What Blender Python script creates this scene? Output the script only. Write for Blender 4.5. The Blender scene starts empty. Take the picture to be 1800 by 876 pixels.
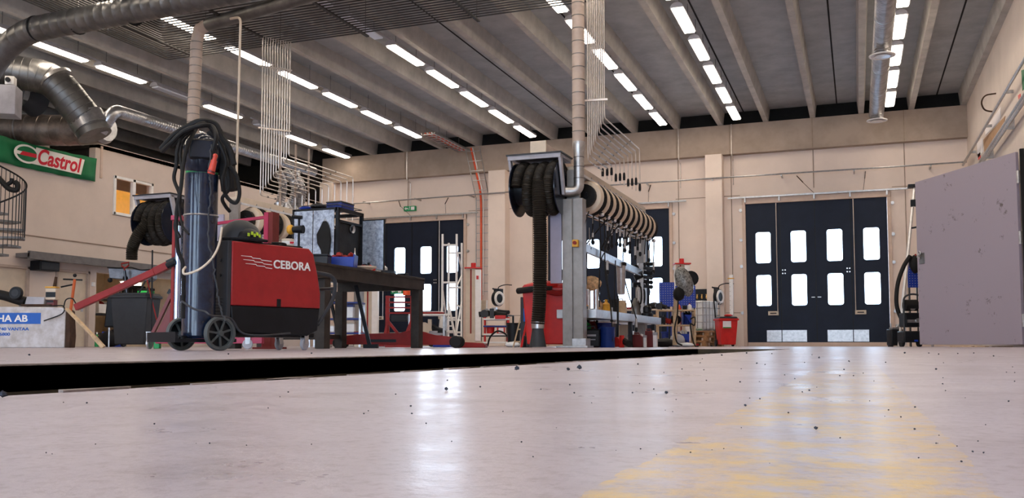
import bpy, math, random
from mathutils import Vector, Matrix
R = random.Random(7)
PI = math.pi
scene = bpy.context.scene
COL = scene.collection

# ---------------------------------------------------------------- camera, light, exposure
F_PX, CX, CY, HZ, CAM_H = 1600.0, 900.0, 500.0, 607.0, 0.04     # for an 1800x876 frame
PITCH = math.atan((HZ - CY) / F_PX)
YAW = math.atan(609 * math.cos(PITCH) / F_PX)
cd = bpy.data.cameras.new('camera')
cam = bpy.data.objects.new('camera', cd); COL.objects.link(cam)
cam.location = (0, 0, CAM_H)
cam.rotation_euler = (PI / 2 + PITCH, 0, YAW)
cd.sensor_width = 36; cd.lens = F_PX / 1800 * 36
cd.shift_y = (CY - 438) / 1800
cd.clip_start = 0.01; cd.clip_end = 300
scene.camera = cam

SKY = 7.0
LAMP = 16.0
EXPOSURE = 0.5
w = bpy.data.worlds.new('sky'); scene.world = w; w.use_nodes = True
bg = w.node_tree.nodes['Background']
bg.inputs[0].default_value = (0.62, 0.79, 1.0, 1); bg.inputs[1].default_value = SKY
sl = bpy.data.lights.new('sun', 'SUN'); sl.energy = 0.14; sl.angle = math.radians(2.5); sl.color = (.80, .88, 1)
sun = bpy.data.objects.new('sun', sl); COL.objects.link(sun)
sun.rotation_euler = Vector((-math.sin(math.radians(25.2)), math.cos(math.radians(25.2)), math.tan(math.radians(3.6)))).to_track_quat('Z', 'Y').to_euler()
vs = scene.view_settings
vs.view_transform = 'Standard'; vs.look = 'None'; vs.exposure = EXPOSURE; vs.gamma = 1; vs.use_curve_mapping = False

# ---------------------------------------------------------------- survey of the room: where a pixel meets a plane of the room
def _ray(px, py):
    x = (px - CX) / F_PX; y = -(py - CY) / F_PX
    fw = math.cos(PITCH) - y * math.sin(PITCH); up = math.sin(PITCH) + y * math.cos(PITCH)
    return Vector((x * math.cos(YAW) - fw * math.sin(YAW), x * math.sin(YAW) + fw * math.cos(YAW), up)), fw
def aY(px, py, Y): r, _ = _ray(px, py); return Vector((0, 0, CAM_H)) + r * (Y / r.y)
def aX(px, py, X): r, _ = _ray(px, py); return Vector((0, 0, CAM_H)) + r * (X / r.x)
def aD(px, py, d): r, fw = _ray(px, py); return Vector((0, 0, CAM_H)) + r * (d / fw)
def spot(px, d): v = aD(px, 607, d); return (v.x, v.y, 0.0)

# ---------------------------------------------------------------- materials
MATS = {}
def mat(name, col, rough=0.5, metal=0.0, var=0.12, scale=6.0, bump=0.0, col2=None, spec=0.32, emit=None, coat=0):
    if name in MATS: return MATS[name]
    m = bpy.data.materials.new(name); m.use_nodes = True
    nt = m.node_tree; b = nt.nodes['Principled BSDF']
    b.inputs['Roughness'].default_value = rough; b.inputs['Metallic'].default_value = metal
    b.inputs['Specular IOR Level'].default_value = spec
    if coat: b.inputs['Coat Weight'].default_value = coat
    tc = nt.nodes.new('ShaderNodeTexCoord'); n = nt.nodes.new('ShaderNodeTexNoise')
    n.inputs['Scale'].default_value = scale; n.inputs['Detail'].default_value = 5; n.inputs['Roughness'].default_value = .65
    nt.links.new(tc.outputs['Object'], n.inputs['Vector'])
    cr = nt.nodes.new('ShaderNodeValToRGB')
    c2 = col2 or tuple(c * (1 - var * 2) for c in col)
    cr.color_ramp.elements[0].position = .32; cr.color_ramp.elements[1].position = .62
    cr.color_ramp.elements[0].color = (*c2, 1); cr.color_ramp.elements[1].color = (*col, 1)
    nt.links.new(n.outputs['Fac'], cr.inputs['Fac']); nt.links.new(cr.outputs['Color'], b.inputs['Base Color'])
    if bump:
        bp = nt.nodes.new('ShaderNodeBump'); bp.inputs['Strength'].default_value = bump; bp.inputs['Distance'].default_value = .02
        nt.links.new(n.outputs['Fac'], bp.inputs['Height']); nt.links.new(bp.outputs['Normal'], b.inputs['Normal'])
    if emit:
        b.inputs['Emission Color'].default_value = (*emit[0], 1); b.inputs['Emission Strength'].default_value = emit[1]
    MATS[name] = m
    return m

M = dict(
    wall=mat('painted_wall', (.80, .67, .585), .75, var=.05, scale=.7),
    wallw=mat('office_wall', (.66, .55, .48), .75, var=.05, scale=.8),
    beam=mat('wall_beam_concrete', (.42, .33, .265), .8, var=.12, scale=1.2),
    conc=mat('ceiling_concrete', (.44, .45, .45), .9, var=.12, scale=1.4, bump=.15),
    stem=mat('ceiling_rib_concrete', (.52, .49, .45), .9, var=.12, scale=2.2, bump=.1),
    dark=mat('black_gap', (.012, .012, .012), .9),
    loft=mat('loft_painted_shade', (.02, .017, .014), .9),  # near-black colour puts the unlit loft's darkness into its surfaces
    trim=mat('beige_trim', (.62, .47, .38), .6, var=.05),
    navy=mat('navy_door_panel', (.010, .016, .034), .5, var=.12, scale=2, spec=.2),
    alu=mat('aluminium', (.72, .72, .74), .32, .9, var=.08, scale=14),
    steel=mat('brushed_steel', (.50, .49, .49), .35, .9, var=.15, scale=12),
    galv=mat('galvanised_duct', (.52, .52, .54), .33, .92, var=.2, scale=5),
    dduct=mat('dull_duct', (.20, .195, .19), .42, .85, var=.2, scale=3),
    beige=mat('wrapped_duct', (.47, .37, .31), .6, var=.1, scale=3),
    pipe=mat('steel_pipe', (.66, .60, .56), .32, .75, var=.1, scale=9),
    dpipe=mat('dark_overhead_pipe', (.045, .042, .04), .6, .0, var=.1, scale=9),
    red=mat('red_paint', (.27, .008, .006), .5, var=.14, scale=5),
    weldred=mat('welder_red', (.36, .018, .02), .36, var=.1, scale=7),
    pink=mat('magenta_red_paint', (.40, .03, .08), .4, var=.12),
    binred=mat('red_plastic', (.62, .022, .018), .38, var=.08),
    black=mat('black_plastic', (.009, .010, .013), .42, var=.2, spec=.22),
    rubber=mat('black_rubber', (.012, .011, .011), .6, var=.2, spec=.22),
    hose=mat('ribbed_hose', (.020, .016, .012), .5, var=.2, spec=.22),
    gloss=mat('gloss_black', (.012, .016, .03), .14, var=.1),
    cyl=mat('cylinder_paint', (.012, .022, .055), .2, var=.35, scale=9, coat=.3),
    green=mat('green_paint', (.02, .30, .08), .45),
    grey=mat('grey_plastic', (.035, .038, .045), .5, var=.1, spec=.3),
    lgrey=mat('light_grey_paint', (.42, .41, .45), .5, var=.1),
    wheel=mat('wheel_grey', (.085, .09, .09), .55, spec=.3),
    chrome=mat('chrome', (.75, .78, .85), .15, 1.0, var=.05),
    blue=mat('blue_plastic', (.01, .04, .34), .4, var=.1),
    bluep=mat('blue_panel', (.015, .035, .22), .45),
    bdrum=mat('blue_drum', (.008, .03, .16), .25),
    white=mat('white_paint', (.88, .85, .82), .45, var=.05),
    plast=mat('white_plastic', (.82, .84, .86), .35, var=.04),
    cream=mat('cream_paint', (.66, .55, .43), .5, var=.05),
    wood=mat('pale_wood', (.62, .44, .27), .6, var=.18, scale=10),
    pallet=mat('pallet_wood', (.48, .26, .12), .7, var=.25, scale=12),
    bench=mat('dark_steel_bench', (.05, .042, .037), .5, .2, var=.25, scale=5, spec=.22),
    darkred=mat('maroon_plastic', (.16, .02, .018), .35),
    yellow=mat('yellow_plastic', (.75, .38, .04), .45),
    lime=mat('lime_decal', (.55, .75, .05), .5),
    orange=mat('orange_cable', (.80, .10, .03), .5),
    tan=mat('tan_leather', (.80, .52, .28), .7, var=.3, scale=18, bump=.3),
    reel=mat('beige_reel_plate', (.72, .58, .44), .45, var=.06),
    gdoor=mat('grey_gate_paint', (.30, .275, .33), .55, var=.04, scale=1),
    block=mat('white_block_paint', (.62, .60, .62), .6, var=.12, scale=6, col2=(.42, .38, .36)),
    rust=mat('rusty_brown', (.07, .035, .02), .8, var=.3),
    bannerg=mat('green_banner_cloth', (.01, .16, .055), .6, var=.12, scale=2),
    bannerw=mat('banner_white', (.85, .80, .72), .6, var=.03),
    logored=mat('logo_red', (.62, .01, .03), .55, var=.03),
    signb=mat('sign_blue', (.02, .12, .50), .5, var=.06),
    signg=mat('exit_green', (.01, .32, .12), .4, var=.05),
    paper=mat('white_paper', (.85, .80, .80), .8, var=.03),
    card=mat('brown_cardboard', (.42, .25, .14), .8, var=.1),
    brass=mat('brass', (.85, .55, .2), .3, .8),
    stone=mat('dark_gravel', (.05, .055, .075), .85, var=.4, scale=60, bump=.5),
    orangew=mat('self_glowing_room_wall', (.80, .38, .07), .6, var=.1, emit=((1, .42, .06), .55)),  # room's lamplight put in as the wall's own glow
    bag=mat('clear_plastic_wrap', (.34, .33, .31), .22, .25, var=.45, scale=25, bump=.5),
    oil=mat('green_canister', (.02, .28, .06), .4),
)
# mottled galvanised sheet
gs = mat('mottled_galvanised_sheet', (.46, .50, .58), .42, .55, scale=22, col2=(.17, .19, .24), bump=.05)
M['sheet'] = gs
tube_on = mat('fluorescent_light', (.9, .8, .7), .5, emit=((1, .86, .70), LAMP))
tube_off = mat('unlit_diffuser', (.75, .78, .85), .3, var=.02)
lamp_room = mat('room_lamp', (.9, .9, .8), .5, emit=((1, .82, .55), 26))

def glass_mat():
    m = bpy.data.materials.new('window_pane'); m.use_nodes = True; nt = m.node_tree
    nt.nodes.remove(nt.nodes['Principled BSDF'])
    o = nt.nodes['Material Output']; t = nt.nodes.new('ShaderNodeBsdfTransparent'); g = nt.nodes.new('ShaderNodeBsdfGlossy')
    n = nt.nodes.new('ShaderNodeTexNoise'); n.inputs['Scale'].default_value = 9
    cr = nt.nodes.new('ShaderNodeValToRGB'); cr.color_ramp.elements[0].color = (.86, .9, .93, 1); cr.color_ramp.elements[1].color = (.97, .98, 1, 1)
    nt.links.new(n.outputs['Fac'], cr.inputs['Fac']); nt.links.new(cr.outputs['Color'], t.inputs['Color'])
    g.inputs['Roughness'].default_value = .05; mx = nt.nodes.new('ShaderNodeMixShader'); mx.inputs[0].default_value = .06
    nt.links.new(t.outputs[0], mx.inputs[1]); nt.links.new(g.outputs[0], mx.inputs[2]); nt.links.new(mx.outputs[0], o.inputs['Surface'])
    return m
M['glass'] = glass_mat()

def floor_mat():
    m = bpy.data.materials.new('concrete_floor'); m.use_nodes = True; nt = m.node_tree; b = nt.nodes['Principled BSDF']
    L = nt.links.new
    geo = nt.nodes.new('ShaderNodeNewGeometry')
    def noise(sc, det=6, rough=.6):
        n = nt.nodes.new('ShaderNodeTexNoise'); n.inputs['Scale'].default_value = sc; n.inputs['Detail'].default_value = det
        n.inputs['Roughness'].default_value = rough; L(geo.outputs['Position'], n.inputs['Vector']); return n
    def ramp(src, p0, p1, c0, c1):
        r = nt.nodes.new('ShaderNodeValToRGB'); r.color_ramp.elements[0].position = p0; r.color_ramp.elements[1].position = p1
        r.color_ramp.elements[0].color = c0; r.color_ramp.elements[1].color = c1; L(src, r.inputs['Fac']); return r
    def math_(op, a, bb=None, v=None, clamp=False):
        n = nt.nodes.new('ShaderNodeMath'); n.operation = op; n.use_clamp = clamp
        if isinstance(a, (int, float)): n.inputs[0].default_value = a
        else: L(a, n.inputs[0])
        if bb is not None: L(bb, n.inputs[1])
        if v is not None: n.inputs[1].default_value = v
        return n.outputs[0]
    def mix(fac, a, bb):
        n = nt.nodes.new('ShaderNodeMix'); n.data_type = 'RGBA'; L(fac, n.inputs[0])
        for s, x in ((6, a), (7, bb)):
            if isinstance(x, tuple): n.inputs[s].default_value = x
            else: L(x, n.inputs[s])
        return n.outputs[2]
    big = ramp(noise(1.3, 4).outputs['Fac'], .3, .7, (.37, .325, .365, 1), (.46, .415, .475, 1))
    mid = ramp(noise(9, 8, .7).outputs['Fac'], .28, .5, (.30, .22, .19, 1), (1, 1, 1, 1))
    mm = nt.nodes.new('ShaderNodeMix'); mm.data_type = 'RGBA'; mm.blend_type = 'MULTIPLY'; mm.inputs[0].default_value = .45
    L(big.outputs[0], mm.inputs[6]); L(mid.outputs[0], mm.inputs[7])
    fine = ramp(noise(160, 4, .7).outputs['Fac'], .36, .50, (.55, .5, .5, 1), (1, 1, 1, 1))
    m2 = nt.nodes.new('ShaderNodeMix'); m2.data_type = 'RGBA'; m2.blend_type = 'MULTIPLY'; m2.inputs[0].default_value = .5
    L(mm.outputs[2], m2.inputs[6]); L(fine.outputs[0], m2.inputs[7])
    # worn yellow paint line running down the hall
    sx = nt.nodes.new('ShaderNodeSeparateXYZ'); L(geo.outputs['Position'], sx.inputs[0])
    wob = math_('MULTIPLY', math_('SUBTRACT', noise(40, 3).outputs['Fac'], v=.5), v=.012)
    xx = math_('ADD', sx.outputs[0], wob)
    dist = math_('ABSOLUTE', math_('ADD', xx, v=.018))
    inside = math_('LESS_THAN', dist, v=.052)
    wear = ramp(noise(48, 9, .78).outputs['Fac'], .43, .60, (.0, .0, .0, 1), (1, 1, 1, 1))
    fade = nt.nodes.new('ShaderNodeMapRange'); L(sx.outputs[1], fade.inputs[0]); fade.inputs[1].default_value = .4; fade.inputs[2].default_value = 2.6
    fade.inputs[3].default_value = .85; fade.inputs[4].default_value = 0.05
    # a scraped-off patch across the left part of the line
    gapy = math_('LESS_THAN', math_('ABSOLUTE', math_('SUBTRACT', sx.outputs[1], v=.435)), v=.032)
    gapx = math_('LESS_THAN', xx, v=-.02)
    gap = math_('SUBTRACT', 1.0, math_('MULTIPLY', math_('MULTIPLY', gapy, gapx), v=.8))
    fac = math_('MULTIPLY', math_('MULTIPLY', math_('MULTIPLY', inside, wear.outputs[0]), fade.outputs[0]), gap)
    col = mix(fac, m2.outputs[2], (.60, .40, .10, 1))
    L(col, b.inputs['Base Color'])
    rr = ramp(noise(6, 6, .7).outputs['Fac'], .3, .7, (.24, .24, .24, 1), (.42, .42, .42, 1)); L(rr.outputs[0], b.inputs['Roughness'])
    b.inputs['Specular IOR Level'].default_value = .35
    bp = nt.nodes.new('ShaderNodeBump'); bp.inputs['Strength'].default_value = .12; bp.inputs['Distance'].default_value = .004
    L(noise(55, 6, .7).outputs['Fac'], bp.inputs['Height']); L(bp.outputs[0], b.inputs['Normal'])
    return m
M['floor'] = floor_mat()

# ---------------------------------------------------------------- mesh builder
def smooth(pts, k=6):
    P = [Vector(p) for p in pts]
    if len(P) < 3: return P
    out = []
    E = [P[0] * 2 - P[1]] + P + [P[-1] * 2 - P[-2]]
    for i in range(1, len(E) - 2):
        a, b, c, d = E[i - 1:i + 3]
        for j in range(k):
            t = j / k
            out.append(.5 * ((2 * b) + (c - a) * t + (2 * a - 5 * b + 4 * c - d) * t * t + (3 * b - a - 3 * c + d) * t ** 3))
    out.append(P[-1]); return out
def resample(P, step):
    out = [P[0].copy()]; acc = 0
    for a, b in zip(P, P[1:]):
        l = (b - a).length
        while l > 1e-9 and acc + l >= step:
            t = (step - acc) / l; a = a.lerp(b, t); out.append(a.copy()); l = (b - a).length; acc = 0
        acc += l
    if (out[-1] - P[-1]).length > step * .3: out.append(P[-1].copy())
    return out
def fillet(pts, r, k=5):
    P = [Vector(p) for p in pts]; out = [P[0]]
    for a, b, c in zip(P, P[1:], P[2:]):
        d1 = (a - b); d2 = (c - b); rr = min(r, d1.length * .49, d2.length * .49)
        s = b + d1.normalized() * rr; e = b + d2.normalized() * rr
        for j in range(k + 1):
            t = j / k; out.append(s * (1 - t) ** 2 + b * 2 * t * (1 - t) + e * t * t)
    out.append(P[-1]); return out

class MB:
    def __init__(s, off=(0, 0, 0), rot=0):
        s.v = []; s.f = []; s.off = Vector(off); s.rot = rot
    def add(s, vs_, fs):
        o = len(s.v); s.v += [Vector(v) - s.off for v in vs_]; s.f += [tuple(i + o for i in f) for f in fs]; return s
    def box(s, x0, x1, y0, y1, z0, z1):
        v = [(x, y, z) for x in (x0, x1) for y in (y0, y1) for z in (z0, z1)]
        return s.add(v, [(0, 1, 3, 2), (4, 6, 7, 5), (0, 4, 5, 1), (2, 3, 7, 6), (0, 2, 6, 4), (1, 5, 7, 3)])
    def obox(s, c, size, rz=0, tilt=None):
        mtx = Matrix.Rotation(rz, 3, 'Z') if tilt is None else tilt
        v = [Vector(c) + mtx @ Vector((size[0] * a / 2, size[1] * b / 2, size[2] * d / 2)) for a in (-1, 1) for b in (-1, 1) for d in (-1, 1)]
        return s.add(v, [(0, 1, 3, 2), (4, 6, 7, 5), (0, 4, 5, 1), (2, 3, 7, 6), (0, 2, 6, 4), (1, 5, 7, 3)])
    def bar(s, a, b, w_, h_=None):
        a = Vector(a); b = Vector(b); h_ = h_ or w_; d = (b - a); z = d.normalized()
        x = z.cross(Vector((0, 0, 1)));  x = x.normalized() if x.length > 1e-3 else Vector((1, 0, 0)); y = x.cross(z)
        v = [p + x * w_ / 2 * i + y * h_ / 2 * j for p in (a, b) for i in (-1, 1) for j in (-1, 1)]
        return s.add(v, [(0, 1, 3, 2), (4, 6, 7, 5), (0, 4, 5, 1), (2, 3, 7, 6), (0, 2, 6, 4), (1, 5, 7, 3)])
    def tube(s, P, r, n=10, radii=None, caps=True):
        P = [Vector(p) for p in P]; m = len(P); prev = None; vs_ = []
        for i, p in enumerate(P):
            t = (P[min(i + 1, m - 1)] - P[max(i - 1, 0)]).normalized()
            if prev is None: prev = t.cross(Vector((0.02, 0.03, 1))) if abs(t.z) < .95 else t.cross(Vector((0, 1, 0)))
            x = (prev - t * prev.dot(t)).normalized(); y = t.cross(x); prev = x
            rr = radii[i] if radii else r
            vs_ += [p + (x * math.cos(2 * PI * k / n) + y * math.sin(2 * PI * k / n)) * rr for k in range(n)]
        fs = [(i * n + k, i * n + (k + 1) % n, (i + 1) * n + (k + 1) % n, (i + 1) * n + k) for i in range(m - 1) for k in range(n)]
        if caps: fs += [tuple(range(n))[::-1], tuple((m - 1) * n + k for k in range(n))]
        return s.add(vs_, fs)
    def cyl(s, a, b, r, r2=None, n=16):
        return s.tube([a, b], r, n, [r, r if r2 is None else r2])
    def ribbed(s, P, r, pitch, amp, n=12):
        Q = resample([Vector(p) for p in P], pitch / 2)
        return s.tube(Q, r, n, [r + (amp if i % 2 else -amp) for i in range(len(Q))])
    def banded(s, P, r, pitch, amp, n=18, wd=.012):
        """smooth duct with a raised seam every pitch"""
        Q = resample([Vector(p) for p in P], pitch); PP = []; RR = []
        for i, q in enumerate(Q):
            if 0 < i < len(Q) - 1:
                d = (Q[i + 1] - q).normalized() * wd
                PP += [q - d, q - d * .5, q + d * .5, q + d]; RR += [r, r + amp, r + amp, r]
            else: PP.append(q); RR.append(r)
        return s.tube(PP, r, n, RR)
    def lathe(s, prof, c=(0, 0, 0), n=20, axis='Z', ring=False):
        c = Vector(c); vs_ = []
        for r, h in prof:
            for k in range(n):
                a, b = r * math.cos(2 * PI * k / n), r * math.sin(2 * PI * k / n)
                vs_.append(c + Vector({'Z': (a, b, h), 'X': (h, a, b), 'Y': (a, h, b)}[axis]))
        m = len(prof)
        fs = [(i * n + k, i * n + (k + 1) % n, (i + 1) * n + (k + 1) % n, (i + 1) * n + k) for i in range(m - 1) for k in range(n)]
        if ring: fs += [((m - 1) * n + k, (m - 1) * n + (k + 1) % n, (k + 1) % n, k) for k in range(n)]
        else: fs += [tuple(range(n))[::-1], tuple((m - 1) * n + k for k in range(n))]
        return s.add(vs_, fs)
    def prism(s, poly, axis, a, b):
        n = len(poly)
        def q(u, v, t): return {'X': (t, u, v), 'Y': (u, t, v), 'Z': (u, v, t)}[axis]
        vs_ = [q(u, v, a) for u, v in poly] + [q(u, v, b) for u, v in poly]
        return s.add(vs_, [tuple(range(n)), tuple(range(n, 2 * n))[::-1]] + [(i, (i + 1) % n, n + (i + 1) % n, n + i) for i in range(n)])
    def ball(s, c, r, n=12, jit=0, zmin=-1):
        c = Vector(c); rx, ry, rz = r if isinstance(r, (tuple, list)) else (r, r, r); vs_ = []; m = n // 2 + 1
        for i in range(m):
            th = PI * i / (m - 1)
            for k in range(n):
                j = 1 + R.uniform(-jit, jit)
                vs_.append(c + Vector((rx * math.sin(th) * math.cos(2 * PI * k / n) * j, ry * math.sin(th) * math.sin(2 * PI * k / n) * j, rz * max(zmin, math.cos(th)) * j)))
        fs = [(i * n + k, i * n + (k + 1) % n, (i + 1) * n + (k + 1) % n, (i + 1) * n + k) for i in range(m - 1) for k in range(n)]
        return s.add(vs_, fs)
    def torus(s, c, axis, Rr, r, n=28, m=10, ribs=0, amp=0):
        c = Vector(c); P = []; rad = []
        N = n
        for k in range(N + 1):
            a = 2 * PI * k / N
            P.append(c + Vector({'X': (0, Rr * math.cos(a), Rr * math.sin(a)), 'Y': (Rr * math.cos(a), 0, Rr * math.sin(a)), 'Z': (Rr * math.cos(a), Rr * math.sin(a), 0)}[axis]))
            rad.append(r + (amp if k % 2 else -amp))
        return s.tube(P, r, m, rad, caps=False)
    def build(s, name, m, parent=None, bevel=0, ang=35):
        me = bpy.data.meshes.new(name); me.from_pydata([tuple(v) for v in s.v], [], s.f); me.validate()
        import bmesh
        b = bmesh.new(); b.from_mesh(me); bmesh.ops.remove_doubles(b, verts=b.verts, dist=1e-6)
        bmesh.ops.recalc_face_normals(b, faces=b.faces); b.to_mesh(me); b.free()
        me.polygons.foreach_set('use_smooth', [True] * len(me.polygons)); me.set_sharp_from_angle(angle=math.radians(ang))
        me.materials.append(m)
        o = bpy.data.objects.new(name, me); COL.objects.link(o)
        if parent is not None: o.parent = parent
        if bevel:
            bv = o.modifiers.new('bevel', 'BEVEL'); bv.width = bevel; bv.segments = 2; bv.limit_method = 'ANGLE'; bv.angle_limit = math.radians(50)
        return o
    def solo(s, name, m, label, cat, group=None, bevel=0):
        xs = [v.x for v in s.v]; ys = [v.y for v in s.v]; zs = [v.z for v in s.v]
        c = Vector(((min(xs) + max(xs)) / 2, (min(ys) + max(ys)) / 2, min(zs)))
        s.v = [v - c for v in s.v]; o = s.build(name, m, None, bevel); o.location = c
        tag(o, label, cat, group); return o

def tag(o, label, cat, group=None):
    o['label'] = label; o['category'] = cat
    if group: o['group'] = group
def thing(name, label, cat, loc=(0, 0, 0), rz=0, group=None):
    o = bpy.data.objects.new(name, None); COL.objects.link(o); o.empty_display_size = .1
    o.location = loc; o.rotation_euler = (0, 0, rz); tag(o, label, cat, group); return o
def copy_tree(o, loc, rz, label, group=None):
    def rec(a, par):
        c = a.copy(); COL.objects.link(c); c.parent = par
        for k in list(kids.get(a.name, [])): rec(k, c)
        return c
    kids = {}
    for q in bpy.data.objects:
        if q.parent: kids.setdefault(q.parent.name, []).append(q)
    c = rec(o, None); c.location = loc; c.rotation_euler = (0, 0, rz); c['label'] = label
    if group: c['group'] = group
    return c
def struct(s, name, m, bevel=0):
    o = s.build(name, m, None, bevel); o['kind'] = 'structure'; return o
def wempty(name, loc=(0, 0, 0)):
    o = bpy.data.objects.new(name, None); COL.objects.link(o); o.location = loc; o['kind'] = 'structure'; return o
def text(body, size, m, parent, loc, rot, name='lettering', bold=.0, shear=0, sx=1, align='LEFT', space=1, ext=.002):
    c = bpy.data.curves.new(name, 'FONT'); c.body = body; c.size = size; c.offset = bold; c.shear = shear; c.extrude = ext
    c.align_x = align; c.space_character = space
    t = bpy.data.objects.new('tmp', c); COL.objects.link(t)
    dg = bpy.context.evaluated_depsgraph_get(); me = bpy.data.meshes.new_from_object(t.evaluated_get(dg)); me.name = name
    bpy.data.objects.remove(t)
    for v in me.vertices: v.co.x *= sx
    me.materials.clear(); me.materials.append(m)
    o = bpy.data.objects.new(name, me); COL.objects.link(o); o.parent = parent; o.location = loc; o.rotation_euler = rot
    return o
ORD = ['nearest the camera', 'second from the camera', 'third from the camera', 'fourth from the camera', 'fifth from the camera', 'sixth from the camera', 'seventh from the camera', 'eighth from the camera', 'ninth from the camera', 'tenth from the camera', 'eleventh from the camera', 'twelfth from the camera']
FAR = ['nearest the far wall', 'second from the far wall', 'third from the far wall', 'fourth from the far wall', 'fifth from the far wall', 'sixth from the far wall', 'seventh from the far wall', 'eighth from the far wall', 'ninth from the far wall', 'tenth from the far wall', 'eleventh from the far wall', 'twelfth from the far wall', 'thirteenth from the far wall', 'fourteenth from the far wall', 'fifteenth from the far wall']

# ================================================================ THE ROOM
XL, XR, YF, YB, ZS = -17.8, 2.97, 28.0, -9.0, 7.12
PX0, PX1, PY1 = -1.52, -0.63, 9.3                        # service pit
def slab_floor():
    s = MB()
    xs = [-24.0, PX0, PX1, XR + .3]; ys = [YB, PY1, YF + .3]
    for i in range(3):
        for j in range(2):
            if i == 1 and j == 0: continue
            s.add([(xs[i], ys[j], 0), (xs[i + 1], ys[j], 0), (xs[i + 1], ys[j + 1], 0), (xs[i], ys[j + 1], 0)], [(0, 1, 2, 3)])
    return s
struct(slab_floor(), 'floor', M['floor'])
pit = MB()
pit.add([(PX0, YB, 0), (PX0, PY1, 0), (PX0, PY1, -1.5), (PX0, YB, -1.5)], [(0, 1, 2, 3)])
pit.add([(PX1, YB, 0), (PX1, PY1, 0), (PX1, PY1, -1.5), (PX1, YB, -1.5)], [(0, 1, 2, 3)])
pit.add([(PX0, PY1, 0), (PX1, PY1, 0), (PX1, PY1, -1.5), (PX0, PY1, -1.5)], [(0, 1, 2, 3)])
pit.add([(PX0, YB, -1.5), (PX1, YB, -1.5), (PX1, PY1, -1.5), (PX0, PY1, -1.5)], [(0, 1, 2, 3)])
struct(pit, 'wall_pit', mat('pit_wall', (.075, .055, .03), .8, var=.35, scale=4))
rim = MB()
rim.box(PX0 - .05, PX0, YB, PY1, -.05, .003)
for k in range(60):                                         # broken concrete edge on the near side of the pit
    y0 = .3 + k * .15 + R.uniform(-.03, .03)
    rim.prism([(PX1 - R.uniform(.003, .014), y0), (PX1 + .004, y0 - .01), (PX1 + .004, y0 + R.uniform(.05, .16)), (PX1 - R.uniform(.001, .01), y0 + R.uniform(.03, .1))], 'Z', -.03, R.uniform(.0006, .002))
struct(rim, 'trim_pit', mat('pit_edge_iron', (.30, .24, .22), .7, var=.3, scale=20))
go = MB().add([(-60, YF + .4, -.12), (60, YF + .4, -.12), (60, 120, -.12), (-60, 120, -.12)], [(0, 1, 2, 3)])
struct(go, 'floor_yard', mat('snowy_yard', (.8, .82, .85), .9))

DOORS = [(-3.09, 0.86), (-9.37, -5.40), (-16.30, -12.36)]
DZ = 4.42
def wall_far():
    s = MB(); x = XL
    for a, b in sorted(DOORS):
        s.box(x, a, YF, YF + .3, 0, 7.2); s.box(a, b, YF, YF + .3, DZ, 7.2); x = b
    s.box(x, XR + .3, YF, YF + .3, 0, 7.2); return s
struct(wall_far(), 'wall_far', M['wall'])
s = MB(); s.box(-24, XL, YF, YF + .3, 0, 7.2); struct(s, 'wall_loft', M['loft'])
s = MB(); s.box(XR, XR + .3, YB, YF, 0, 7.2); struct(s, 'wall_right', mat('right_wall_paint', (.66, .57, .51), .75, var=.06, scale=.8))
# unseen wall behind the camera, gateways added and sized to let sky light in
s = MB(); s.box(-24, -15, YB - .3, YB, 0, 7.2); s.box(-11, -6.5, YB - .3, YB, 0, 7.2); s.box(-15, XR + .3, YB - .3, YB, 5.2, 7.2)
s.box(-2.2, -1.4, YB - .3, YB, 0, 5.2)
struct(s, 'wall_back', M['wall'])
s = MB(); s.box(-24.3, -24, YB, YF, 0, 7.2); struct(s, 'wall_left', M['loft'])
# crane beam along the far wall
s = MB(); s.box(XL, XR, YF - .26, YF, 5.80, 6.70)
struct(s, 'trim_1', M['beam'])
s = MB()
for x in (-14.49, -9.9, -5.11, -3.5, -1.12, 1.35):
    s.box(x - .012, x + .012, YF - .012, YF, 0 if not any(a < x < b for a, b in DOORS) else DZ + .25, 5.8)
    s.box(x - .010, x + .010, YF - .27, YF - .26, 5.8, 6.7)
for a, b in ((XL, -16.5), (-12.2, -9.5), (-5.2, -3.25), (1.0, XR)):
    for z in (1.0, 4.55): s.box(a, b, YF - .006, YF, z, z + .02)
struct(s, 'trim_2', mat('wall_joint', (.33, .25, .19), .8))
for n, (a, b) in enumerate(((-4.22, -3.72), (-11.32, -10.72), (-17.8, -17.3))):
    s = MB(); s.box(a, b, YF - .42, YF, 0, 5.80); struct(s, 'trim_%d' % (n + 3), mat('pilaster_paint', (.82, .69, .60), .7, var=.05, scale=1), .01)
# ceiling: deck slab and its ribs
s = MB(); s.box(-24.3, XR + .3, YB - .3, YF + .3, ZS, ZS + .2); struct(s, 'ceiling', M['conc'])
s = MB(); x = 2.90
while x > -24:
    s.prism([(x - .07, 6.71), (x + .07, 6.71), (x + .115, ZS), (x - .115, ZS)], 'Y', YB, YF - .02); x -= 1.335
o = struct(s, 'trim_6', M['stem'])
s = MB(); x = 2.24
while x > -24:
    s.box(x - .018, x + .018, YB, YF - .02, ZS - .008, ZS + .01); x -= 2.67
struct(s, 'trim_7', M['dark'])
s = MB(); s.box(-24, XR, YF - .03, YF - .001, 6.7, ZS); struct(s, 'trim_8', M['dark'])  # black sheet painted for the darkness of the recess above the beam

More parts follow.
